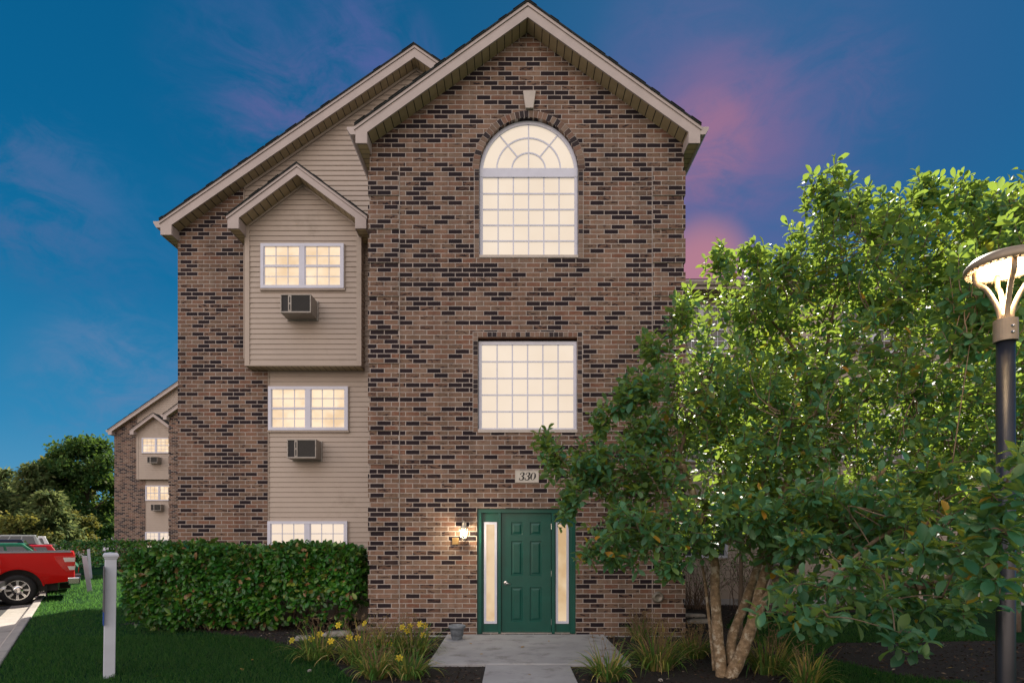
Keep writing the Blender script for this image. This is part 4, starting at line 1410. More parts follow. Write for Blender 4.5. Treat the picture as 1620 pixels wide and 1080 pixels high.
lily(502, 1042, .34, 150, .55, [(463, 1013), (493, 1010), (507, 1003)], 'leftmost yellow-flowering daylily clump at the lawn edge', dry=.15)
lily(568, 1048, .36, 180, .60, [(536, 989), (524, 1014), (553, 1008), (566, 1009)], 'second yellow daylily clump from the left, behind stones', dry=.25)
lily(612, 1040, .32, 160, .55, [(578, 986), (616, 1018)], 'middle daylily clump in front of the tower corner', dry=.25)
lily(655, 1036, .34, 180, .55, [(637, 992), (649, 990), (644, 998), (665, 987), (672, 989), (670, 1004)], 'bright yellow daylily clump beside the flower pot', dry=.3)
lily(648, 1073, .25, 110, .50, [(632, 1041)], 'front daylily clump with one large yellow bloom near the slab', lean=(.15, 0), dry=.1)
lily(595, 1072, .25, 190, .45, [], 'low flowerless daylily clump at the front of the left bed', dry=.2)
lily(962, 1076, .24, 140, .50, [], 'daylily clump just right of the path at the bottom edge', dry=.1)
lily(1040, 1058, .34, 190, .62, [], 'tall dry-stemmed daylily clump below the round wall vent', dry=.4)
lily(1012, 1012, .22, 90, .45, [], 'small daylily clump against the tower’s right corner', dry=.8)
lily(1215, 1064, .36, 210, .60, [], 'spreading daylily clump right of the magnolia trunks', dry=.2)
lily(1098, 1040, .25, 170, .45, [], 'low daylily clump left of the magnolia trunks', dry=.4)
lily(1275, 1085, .25, 110, .5, [], 'daylily clump at the lower right edge of the bed', dry=.2)
lily(905, 1110, .14, 50, .3, [], 'small tuft beside the path below the slab', dry=.1) if False else None

# ================================================================== magnolia
def catmull(pts, n=6):
    out = []
    for i in range(len(pts) - 1):
        p0 = pts[max(i - 1, 0)]; p1 = pts[i]; p2 = pts[i + 1]; p3 = pts[min(i + 2, len(pts) - 1)]
        for k in range(n):
            t = k / n
            out.append(.5 * ((2 * p1) + (-p0 + p2) * t + (2 * p0 - 5 * p1 + 4 * p2 - p3) * t * t + (-p0 + 3 * p1 - 3 * p2 + p3) * t ** 3))
    out.append(pts[-1]); return out


mx, my = gp(1148, 1070)
mag = thing('magnolia_tree', 'large multi-stemmed magnolia with broad glossy leaves right of the door', 'tree', (mx, my, 0))


def limb(points, r0, r1, name, n=10, parent=mag):
    pts = catmull([Vector(p) for p in points], 7)
    rr = [r0 + (r1 - r0) * (i / (len(pts) - 1)) ** .8 for i in range(len(pts))]
    rr = [r * (1 + .06 * math.sin(i * 1.7)) for i, r in enumerate(rr)]
    mb = MB(); mb.tube(pts, rr, n)
    return mb.build(name, M['bark'], parent, smooth=True), pts


T1 = limb([P(1143, 1078, my), P(1136, 1010, my + .03), P(1131, 930, my + .1), P(1130, 885, my + .15), P(1110, 820, my + .3), P(1075, 720, my + .35)], .075, .04, 'trunk', 14)[1]
T2 = limb([P(1152, 1076, my - .02), P(1172, 1035, my - .05), P(1190, 985, my - .05), P(1205, 925, my), P(1222, 870, my + .1), P(1240, 780, my + .3), P(1300, 620, my + .5)], .085, .045, 'trunk', 14)[1]
T3 = limb([P(1160, 1050, my + .04), P(1158, 1010, my + .1), P(1180, 950, my + .2), P(1200, 890, my + .35), P(1215, 820, my + .6), P(1200, 700, my + .9)], .07, .035, 'trunk', 12)[1]
T4 = limb([P(1196, 975, my - .05), P(1222, 930, my - .1), P(1262, 890, my - .1), P(1320, 820, my - .3), P(1400, 740, my - .5)], .055, .03, 'branch')[1]
T5 = limb([P(1130, 1060, my + .1), P(1122, 980, my + .2), P(1112, 900, my + .35), P(1100, 860, my + .5), P(1060, 800, my + .6)], .022, .014, 'branch')[1]

# (px, py, distance, radius x, radius z, radius y, tips, droop)
BL = [(1335, 430, 7.3, 115, 130, 1.1, 330), (1470, 420, 7.4, 120, 120, 1.1, 330), (1195, 480, 7.7, 85, 75, .9, 190), (1110, 620, 7.5, 95, 105, .9, 250),
      (1010, 745, 7.3, 85, 62, .6, 150), (935, 725, 7.2, 52, 50, .45, 80), (1010, 835, 6.9, 85, 42, .7, 130), (1210, 680, 7.2, 120, 140, 1.1, 360),
      (1350, 640, 7.1, 130, 150, 1.2, 400), (1500, 640, 7.2, 130, 160, 1.2, 380), (1150, 820, 6.7, 110, 60, .8, 200), (1290, 830, 6.5, 115, 80, .8, 240),
      (1430, 830, 5.6, 115, 100, .9, 200), (1575, 840, 5.9, 80, 110, .5, 110), (1620, 620, 7.4, 100, 150, 1.1, 200), (1300, 930, 5.3, 95, 42, .5, 50),
      (1450, 930, 5.0, 95, 55, .5, 62), (1590, 920, 5.3, 60, 40, .4, 36),
      # sprays that break the outline: (px,py,Y,rx,rz,ry,n)
      (1310, 300, 7.2, 34, 52, .35, 26), (1345, 330, 7.2, 28, 34, .3, 16), (1410, 335, 7.2, 34, 40, .35, 22), (1462, 300, 7.2, 30, 40, .3, 20), (1520, 320, 7.3, 34, 40, .35, 22),
      (1140, 405, 7.5, 22, 30, .25, 14), (1185, 405, 7.5, 26, 26, .25, 14), (1240, 400, 7.4, 30, 34, .3, 18), (1075, 500, 7.4, 26, 28, .25, 14), (1030, 545, 7.4, 22, 30, .25, 14),
      (990, 625, 7.3, 24, 42, .25, 26), (1020, 600, 7.3, 20, 34, .22, 16), (1020, 670, 7.3, 38, 34, .3, 34), (950, 650, 7.3, 22, 26, .22, 12), (862, 690, 7.1, 14, 18, .15, 6), (880, 720, 7.1, 26, 26, .2, 14),
      (905, 770, 7.0, 26, 26, .25, 16), (900, 805, 7.0, 22, 14, .2, 8), (930, 868, 6.8, 20, 14, .2, 7), (980, 880, 6.8, 34, 16, .3, 14), (1055, 885, 6.6, 40, 18, .3, 16),
      (1240, 960, 4.4, 30, 16, .15, 5), (1310, 975, 4.2, 34, 18, .15, 6), (1440, 1005, 4.0, 30, 18, .12, 5), (1400, 950, 4.4, 40, 20, .2, 8), (1530, 955, 4.3, 34, 20, .15, 6), (1590, 770, 3.75, 38, 24, .12, 6), (1600, 850, 3.7, 34, 34, .12, 8), (1575, 905, 3.8, 34, 22, .12, 6), (1500, 860, 4.2, 50, 30, .2, 9), (1565, 810, 3.8, 30, 26, .1, 5), (1615, 730, 3.8, 20, 24, .1, 4), (1360, 890, 4.6, 50, 24, .2, 8),
      (1300, 770, 5.7, 50, 22, .3, 14), (1475, 740, 5.6, 60, 22, .3, 16), (1570, 730, 4.9, 34, 22, .2, 8), (1270, 850, 5.6, 40, 22, .25, 11), (1545, 470, 5.4, 60, 90, .3, 46), (1600, 440, 5.2, 40, 110, .25, 34), (1600, 330, 6.2, 50, 50, .35, 26), (1590, 560, 8.2, 60, 60, .5, 60), (1090, 470, 7.6, 24, 20, .2, 8)]
tips, tdir = [], []
centers = []
trunk_pts = T1[14:] + T2[18:] + T3[14:] + T4[10:] + T5[14:]
bmb = MB(); twb = MB()
first = True
for i, (px, py, Y, rx, rz, ry, n) in enumerate(BL):
    if i < 18: n = int(n * .58)
    c = P(px, py, Y); rx *= Y / F; rz *= Y / F
    u = rng.normal(size=(n, 3)); u = nrm(u)
    rad = rng.random(n) ** (1 / 2.3)
    p = np.array(c) + u * rad[:, None] * np.array([rx, ry, rz])
    out = nrm(u * rad[:, None] * .6 + np.array([0, -.1, .75]) + rng.normal(0, .3, (n, 3)))
    if py > 780: out = nrm(out + np.array([0, -.6, -.3]))
    tips.append(p); tdir.append(out)
    # a limb from the nearest wood to the middle of this mass
    pool = trunk_pts if i < 10 else trunk_pts + centers
    src = min(pool, key=lambda q: (q - c).length + .6 * max(0, q.z - c.z))
    mid = (src + c) / 2 + Vector((0, 0, .09 * (c - src).length)) + Vector((random.gauss(0, .05), random.gauss(0, .05), 0))
    pts = catmull([src, mid, c], 6)
    r0 = .028 if i < 18 else .006
    bmb.tube(pts, [r0 + (r0 * .35 - r0) * k / (len(pts) - 1) for k in range(len(pts))], 7)
    centers += pts[4:]
    cen = [c] + [c + Vector((random.gauss(0, rx * .4), random.gauss(0, ry * .4), random.gauss(0, rz * .4))) for _ in range(5 if n > 60 else 1)]
    for q in cen[1:]:
        bmb.tube(catmull([c, (c + q) / 2 + Vector((0, 0, .04)), q], 4), [.009, .008, .008, .007, .007, .006, .005, .005, .004], 5)
    for k in range(n):
        tp = Vector(p[k]); td = Vector(out[k])
        q = min(cen, key=lambda s: (s - tp).length)
        dist = (q - tp).length
        a = tp - td * min(.22, dist)
        if dist > .25 and random.random() < .30:
            m_ = a + (q - a) * .4 + Vector((random.gauss(0, .05), random.gauss(0, .05), random.gauss(-.03, .05)))
            twb.tube(catmull([a + (q - a) * .8, m_, a, tp], 2), [.006, .0058, .0055, .005, .0045, .004, .003], 4, cap=False)
        else:
            twb.tube([a, tp], [.004, .003], 4, cap=False)
bmb.build('branches', M['bark_limb'], mag, smooth=True)
twb.build('twigs', M['twig'], mag)
tips = np.concatenate(tips); tdir = np.concatenate(tdir)
# leaves along the end of every twig, whorled at the tip
Lb, Ld, Ls = [], [], []
for j in range(11):
    N = len(tips)
    perp = nrm(np.cross(tdir, rng.normal(size=(N, 3))))
    if j == 0: base_perp = perp
    ang = j * 2.4
    b2 = np.cross(tdir, base_perp)
    pr = base_perp * math.cos(ang) + b2 * math.sin(ang)
    pol = (R(34) + R(60) * min(j, 8) / 8) + rng.normal(0, .2, N)
    d = tdir * np.cos(pol)[:, None] + pr * np.sin(pol)[:, None] + np.array([0, 0, -.12])
    Lb.append(tips - tdir * (.0 + .02 * j) + rng.normal(0, .004, (N, 3))); Ld.append(d)
    Ls.append(rng.uniform(.075, .165, N) * (.8 if j == 0 else 1))
Lb = np.concatenate(Lb); Ld = np.concatenate(Ld); Ls = np.concatenate(Ls)
keep = (Lb[:, 2] > .1)
leaf_mesh('crown', Lb[keep], Ld[keep], Ls[keep], rng.uniform(.44, .56, keep.sum()), M['leaf_mag'], mag, LEAF, None, .4)

# ================================================================== other trees
def leafy_tree(name, label, x, y, h, cr, blobs, n, size, mat, trunk_r=.2, group=None, cb=.3, width=.7, k=3, bark='bark_dark'):
    t = thing(name, label, 'tree', (x, y, 0), group=group)
    mb = MB()
    top = Vector((x, y, h * .8))
    mb.tube(catmull([Vector((x, y, -.1)), Vector((x + random.gauss(0, .1), y, h * .35)), top], 5), [trunk_r * (1 - .085 * i) for i in range(11)], 9)
    cs = []
    for i in range(blobs):
        a = random.uniform(0, 2 * math.pi); zf = random.uniform(cb, .95)
        rmax = cr * math.sin(math.pi * min(1, (zf - cb * .5) / (1 - cb * .5)) ** .8) ** .6
        r = rmax * random.uniform(.25, .85)
        c = Vector((x + r * math.cos(a), y + r * math.sin(a), h * zf)); cs.append(c)
        s = Vector((x, y, max(h * .2, c.z - r * .8)))
        mb.tube(catmull([s, (s + c) / 2 + Vector((0, 0, .1 * r)), c], 4), [trunk_r * .35, trunk_r * .3, trunk_r * .28, trunk_r * .22, trunk_r * .18, trunk_r * .15, trunk_r * .12, trunk_r * .08, trunk_r * .05], 6)
    mb.build('trunk', M[bark], t, smooth=True)
    ps = []
    for c in cs:
        m = n // blobs
        u = nrm(rng.normal(size=(m, 3))) * (rng.random(m) ** .5)[:, None]
        br = cr * random.uniform(.22, .42)
        ps.append(np.array(c) + u * np.array([br, br, br * .62]))
    p = np.concatenate(ps); N = len(p)
    pp = np.repeat(p, k, 0) + rng.normal(0, size * .5, (N * k, 3))
    d = rng.normal(size=(N * k, 3)) + np.array([0, 0, -.3])
    leaf_mesh('crown', pp, d, rng.uniform(size * .6, size * 1.3, N * k), width, M[mat], t, LEAF if size < .2 and N * k < 40000 else DIAM, None, .5)
    return t


def conifer(label, x, y, h, r, group, droop=.25):
    t = thing('pine_tree', label, 'tree', (x, y, 0), group=group)
    mb = MB(); mb.tube([(x, y, -.1), (x, y, h * .5), (x, y, h)], [r * .07, r * .05, r * .01], 8)
    P_, D_ = [], []
    zz = h * .08
    while zz < h * .98:
        f = 1 - zz / h
        nb = random.randint(5, 7)
        for b in range(nb):
            a = random.uniform(0, 2 * math.pi); L_ = r * (f ** .75) * random.uniform(.65, 1.12) + .15
            dv = Vector((math.cos(a), math.sin(a), .25)).normalized()
            p0 = Vector((x, y, zz)); e = p0 + dv * L_ + Vector((0, 0, -droop * L_ * .5))
            m_ = (p0 + e) / 2 + Vector((0, 0, .08 * L_))
            mb.tube([p0, m_, e], [.04, .03, .01], 4)
            m = int(26 + 42 * L_ / r * 1.5)
            tt = rng.random(m) ** .7
            q = np.array(p0)[None] * ((1 - tt) ** 2)[:, None] + np.array(m_)[None] * (2 * tt * (1 - tt))[:, None] + np.array(e)[None] * (tt ** 2)[:, None]
            q = q + rng.normal(0, .16 + .05 * L_, (m, 3)) * np.array([1, 1, .5])
            P_.append(q); D_.append(np.tile(np.array([math.cos(a), math.sin(a), -.15]), (m, 1)) + rng.normal(0, .6, (m, 3)))
        zz += h * .045
    mb.build('trunk', M['bark_dark'], t)
    p = np.concatenate(P_); d = np.concatenate(D_)
    leaf_mesh('crown', p, d, rng.uniform(.3, .6, len(p)), .35, M['needle'], t, DIAM, None, .6)
    return t


GT = 'trees beyond the car park'
def at(px, Y): return (px - 810) * Y / F
leafy_tree('maple_tree', 'dark green maple left of the far building, tallest in the row', at(138, 52), 52, 11.0, 4.3, 40, 10000, .30, 'leaf_maple', .28, GT, cb=.16)
leafy_tree('maple_tree', 'yellowing tree peeking out behind the dark maple', at(98, 60), 60, 10.2, 3.0, 22, 5000, .36, 'leaf_gold', .22, GT, cb=.12)
conifer('pointed dark pine second from the left behind the cars', at(52, 48), 48, 7.9, 3.0, GT)
conifer('broad pale pine at the far left edge behind the cars', at(8, 52), 52, 7.6, 3.4, GT)
conifer('pale pine in front between the dark pine and the maple', at(78, 44), 44, 5.2, 2.4, GT)
conifer('small pine low at the left edge of the row', at(-25, 46), 46, 6.0, 2.8, GT)
leafy_tree('shrub_tree', 'low yellow-green round tree behind the parked cars, left', at(30, 42), 42, 3.4, 2.4, 14, 2500, .26, 'leaf_gold', .12, GT, cb=.1)
leafy_tree('shrub_tree', 'low bushy tree behind the parked cars near the maple', at(105, 46), 46, 3.8, 2.6, 14, 2500, .26, 'leaf_gold', .12, GT, cb=.1)
# distant belt of trees
for px, wd in ((-90, 'outside the left edge'), (-30, 'cut by the left edge'), (5, 'behind the pale left pine'), (60, 'behind the pointed pine'), (110, 'behind the yellowing tree'), (160, 'behind the dark maple'), (200, 'behind the far building')):
    leafy_tree('distant_tree', 'hazy tree in the far belt of green ' + wd, at(px, 85), 85, random.uniform(5.5, 8), 4.5, 14, 1800, .6, 'leaf_maple', .2, 'far belt of trees on the left', cb=.1)
# sunlit trees behind the magnolia on the right
GR = 'leafy trees behind the magnolia'
leafy_tree('garden_tree', 'sunlit yellow-green tree behind the lamp post at the right edge', 9.0, 10.6, 8.1, 2.3, 30, 4500, .13, 'leaf_back', .12, GR, cb=.25, width=.55)
leafy_tree('garden_tree', 'sunlit bushy tree behind the middle of the magnolia', 5.4, 11.6, 5.6, 1.8, 18, 2300, .12, 'leaf_back', .09, GR, cb=.36, width=.55)
leafy_tree('garden_tree', 'slender sunlit tree just right of the tower behind the magnolia', 3.75, 9.7, 4.7, 1.0, 16, 2000, .11, 'leaf_back', .05, GR, cb=.45, width=.5)


def twiggy(x, y, h, r, label, n=60, leaves=500):
    t = thing('shrub', label, 'shrub', (x, y, 0), group='sparse shrubs along the right wing')
    mb = MB(); ends = []
    for i in range(n):
        d = Vector((random.gauss(0, .35), random.gauss(0, .35), 1)).normalized(); q = Vector((x, y, 0)) + Vector((random.gauss(0, r * .3), random.gauss(0, r * .2), 0)); pts = [q]
        for s in range(4):
            q = q + d * h / 4; d = (d + Vector((random.gauss(0, .3), random.gauss(0, .3), 0))).normalized(); pts.append(q)
        ends += pts[2:]; mb.tube(pts, [.008, .007, .005, .004, .002], 4)
    mb.build('stems', M['twig'], t)
    e = np.array([list(random.choice(ends)) for _ in range(leaves)]) + rng.normal(0, .06, (leaves, 3))
    leaf_mesh('foliage', e, rng.normal(size=(leaves, 3)), rng.uniform(.03, .06, leaves), .5, M['leaf_hedge'], t, DIAM)


twiggy(4.35, 13.9, 1.3, .5, 'sparse twiggy shrub against the wing nearest the tower')
twiggy(5.6, 13.8, 1.5, .7, 'sparse twiggy shrub against the wing behind the magnolia trunks')
twiggy(8.6, 13.7, 1.6, .8, 'sparse twiggy shrub against the wing under the magnolia’s right side')

# small garage beyond the far hedge
t = thing('garage', 'low pale garage with white door beyond the far hedge and maple', 'building', (at(165, 75), 75, 0))
gx = t.location.x
mb = MB(); mb.box(gx - 5, gx + 5, 75, 82, 0, 2.7); mb.build('wall', M['brick'], t)
mb = MB(); mb.prism_y([(gx - 5.4, 2.7), (gx + 5.4, 2.7), (gx, 4.0)], 74.6, 82.4); mb.build('roof', M['shingle'], t)
mb = MB(); mb.box(gx - .4, gx + 2.2, 74.95, 75.02, 0, 2.2); mb.build('door', M['white'], t)
mb = MB(); mb.box(gx - 2.4, gx - 1.4, 74.95, 75.02, 0, 2.1); mb.build('door', M['white'], t)

# ================================================================== lamp post
LY = 4.3
lpx = (1591 - 810) * LY / F
lpz = lambda p: H + (850 - p) * LY / F
t = thing('lamp_post', 'dark lamp post with lit beige disc lantern on curved arms at the right edge', 'lamp post', (lpx, LY, 0))
mb = MB(); mb.tube([(lpx, LY, -.1), (lpx, LY, .5), (lpx, LY, lpz(538))], [.062, .059, .056], 24)
mb.build('pole', M['pole'], t, smooth=True)
mb = MB(); mb.lathe(lpx, LY, 0, [(.001, 0), (.12, .0), (.12, .10), (.085, .16), (.062, .2)], 24); mb.build('base_cover', M['pole'], t)
mb = MB()
zc0, zc1 = lpz(541), lpz(506)
mb.lathe(lpx, LY, 0, [(.058, zc0), (.074, zc0 + .002), (.074, zc1 - .002), (.001, zc1)], 28)
cl = mb.build('collar', M['lampmetal'], t)
mb = MB()
for k, dz_ in ((0, .05), (0, .095)):
    mb.lathe(lpx - .01, LY - .074, zc0 + dz_, [(.001, -.012), (.008, -.010), (.012, 0)], 10, 'y')
mb.build('bolts', M['chrome'], cl)
zd0 = lpz(424)
for k in range(4):
    a = R(45 + 90 * k + 20)
    ca, sa = math.cos(a), math.sin(a)
    pts = catmull([Vector((lpx + ca * .03, LY + sa * .03, zc1 - .01)), Vector((lpx + ca * .05, LY + sa * .05, zc1 + .10)), Vector((lpx + ca * .115, LY + sa * .115, zc1 + .24)), Vector((lpx + ca * .175, LY + sa * .175, zd0 - .08)), Vector((lpx + ca * .185, LY + sa * .185, zd0 + .01))], 6)
    mb = MB(); mb.tube(pts, .017, 10); mb.build('arm', M['lampmetal'], t, smooth=True)
mb = MB()
mb.lathe(lpx, LY, zd0, [(.19, .0), (.238, -.012), (.250, .0), (.248, .028), (.21, .07), (.12, .10), (.001, .112)], 48)
mb.lathe(lpx, LY, zd0, [(.19, .0), (.182, .03), (.172, .045)], 48)
dsc = mb.build('lamp_shade', M['lampmetal'], t, smooth=True)
mb = MB()
for k in range(36):
    a = 2 * math.pi * k / 36
    ca, sa = math.cos(a), math.sin(a)
    mb.tube([(lpx + ca * .202, LY + sa * .202, zd0 - .006), (lpx + ca * .228, LY + sa * .228, zd0 - .012), (lpx + ca * .236, LY + sa * .236, zd0 - .016)], .006, 5)
mb.lathe(lpx, LY, zd0, [(.198, -.001), (.206, -.012), (.212, -.012), (.212, -.002), (.198, -.001)], 36)
mb.build('rim_fins', M['lampmetal'], dsc)
me_, g_, b__, o__ = material('lamp_lens'); b__.inputs['Emission Color'].default_value = (1, .74, .46, 1); b__.inputs['Emission Strength'].default_value = .3
b__.inputs['Base Color'].default_value = (.6, .5, .4, 1)
mb = MB(); mb.lathe(lpx, LY, zd0, [(.001, .02), (.10, .025), (.172, .044)], 36); mb.build('lens', me_, t, smooth=True)
mb = MB(); mb.lathe(lpx, LY, zc1, [(.03, 0), (.035, .02), (.028, .05), (.001, .055)], 20)
mb.build('arm_hub', M['lampmetal'], t, smooth=True)
ld = bpy.data.lights.new('lamp_light', 'POINT'); ld.energy = 32; ld.color = (1, .72, .42); ld.shadow_soft_size = .12
lo = bpy.data.objects.new('lamp_light', ld); C.objects.link(lo); lo.parent = t; lo.location = Vector((0, 0, zd0 - .16))

# ================================================================== vehicles
def carpaint(name, c): return simple(name, c, .42, .0, var=.02, coat=.08, spec=.12)


VROT = math.atan2(KT.y, KT.x)


def wheel(par, x, y, r, w, rim=.6, side=-1):
    """wheel with its axle along local y; side is where the hubcap faces"""
    mb = MB()
    prof = [(r * .62, -w / 2 + .012), (r * .66, -w / 2), (r * .92, -w / 2), (r * .985, -w / 2 + .03), (r, 0), (r * .985, w / 2 - .03), (r * .92, w / 2), (r * .62, w / 2)]
    mb.lathe(x, y, r, prof, 36, 'y')
    o = mb.build('wheel', M['rubber'], par, smooth=True, local=True)
    mb = MB()
    s = side
    f = y + s * (w / 2 - .012)
    mb.lathe(x, f, r, [(r * .64, 0), (r * .64, s * .014), (r * .585, s * .014), (r * .56, -s * .035)], 36, 'y')
    mb.lathe(x, f, r, [(.001, s * .018), (r * .16, s * .014), (r * .22, -s * .004), (r * .30, -s * .012)], 24, 'y')
    for k in range(8):
        a0 = 2 * math.pi * k / 8; ww = .17
        for (ra, rb) in ((.28, .585),):
            q = [(ra, a0 - ww), (ra, a0 + ww), (rb, a0 + ww * .75), (rb, a0 - ww * .75)]
            mb.add([(x + r * a * math.cos(b), f - s * .012, r + r * a * math.sin(b)) for a, b in q] + [(x + r * a * math.cos(b), f - s * .035, r + r * a * math.sin(b)) for a, b in q],
                   [(0, 1, 2, 3), (0, 1, 5, 4), (1, 2, 6, 5), (2, 3, 7, 6), (3, 0, 4, 7)])
    mb.build('rim', M['chrome'], o, local=True)
    mb = MB(); mb.lathe(x, f - s * .05, r, [(.001, 0), (r * .6, 0)], 24, 'y'); mb.build('brake_disc', M['black'], o, local=True)


def arc(cx, cz, r, a0, a1, n=12): return [(cx + r * math.cos(R(a)), cz + r * math.sin(R(a))) for a in np.linspace(a0, a1, n)]


def body_loft(name, poly, W, mat, par, crown=.05, bevel=.03):
    """side profile (x,z) swept across the width, shoulders drawn in towards the top"""
    zs = [p[1] for p in poly]; zm = max(zs)
    mb = MB()
    tri = tessellate_polygon([[Vector((x, z, 0)) for x, z in poly]])
    n = len(poly)
    def inset(z): return crown * max(0, (z - .75) / (zm - .75)) ** 2 + .03 * max(0, (.75 - z) / .4)
    v = [(x, inset(z), z) for x, z in poly] + [(x, W - inset(z), z) for x, z in poly]
    mb.add(v, [tuple(t) for t in tri] + [tuple(i + n for i in t) for t in tri] + [(i, (i + 1) % n, (i + 1) % n + n, i + n) for i in range(n)])
    return mb.build(name, mat, par, local=True, bevel=bevel)


def cabin(par, low, top, W, in0, in1, z0, z1, paint, name='cabin'):
    """low=(x rear, x front), top=(x rear, x front): pillars, roof and dark panes"""
    (a, b), (c, d) = low, top
    mb = MB()
    V = [(a, in0, z0), (b, in0, z0), (b, W - in0, z0), (a, W - in0, z0), (c, in1, z1), (d, in1, z1), (d, W - in1, z1), (c, W - in1, z1)]
    mb.add(V, [(0, 1, 5, 4), (1, 2, 6, 5), (2, 3, 7, 6), (3, 0, 4, 7), (4, 5, 6, 7)])
    cb = mb.build(name, paint, par, local=True, bevel=.05)
    def pane(q, ins, off):
        q = [Vector(V[i]) for i in q]; cen = sum(q, Vector()) / 4
        nn = (q[1] - q[0]).cross(q[3] - q[0]).normalized()
        mid = Vector(((a + b) / 2, W / 2, (z0 + z1) / 2))
        if nn.dot(cen - mid) < 0: nn = -nn
        return [p + (cen - p) * ins + nn * off for p in q]
    for q, nm in (((0, 1, 5, 4), 'side_window'), ((3, 2, 6, 7), 'side_window')):
        pp = pane(q, .0, .008)
        A, B, Cc, Dd = pp
        lerp = lambda p, q_, t: p + (q_ - p) * t
        def cell(u0, u1):
            f = lambda u, v: lerp(lerp(A, B, u), lerp(Dd, Cc, u), v)
            return [f(u0, .06), f(u1, .06), f(u1, .86), f(u0, .86)]
        for (u0, u1) in ((.08, .36), (.40, .66), (.70, .92)):
            m2 = MB(); m2.quad(*cell(u0, u1)); m2.build(nm, M['glass_dark'], par, local=True)
    for q, nm in (((3, 0, 4, 7), 'rear_window'), ((1, 2, 6, 5), 'windscreen')):
        m2 = MB(); m2.quad(*pane(q, .10, .008)); m2.build(nm, M['glass_dark'], par, local=True)
    return cb


def place_vehicle(name, label, cat, k, back=0.0, group='vehicles parked along the kerb', pos=None):
    o = Vector((-11.82, 16.05, -.09)) + KD * 2.75 * k - KT * back if pos is None else Vector(pos)
    return thing(name, label, cat, o, VROT, group)


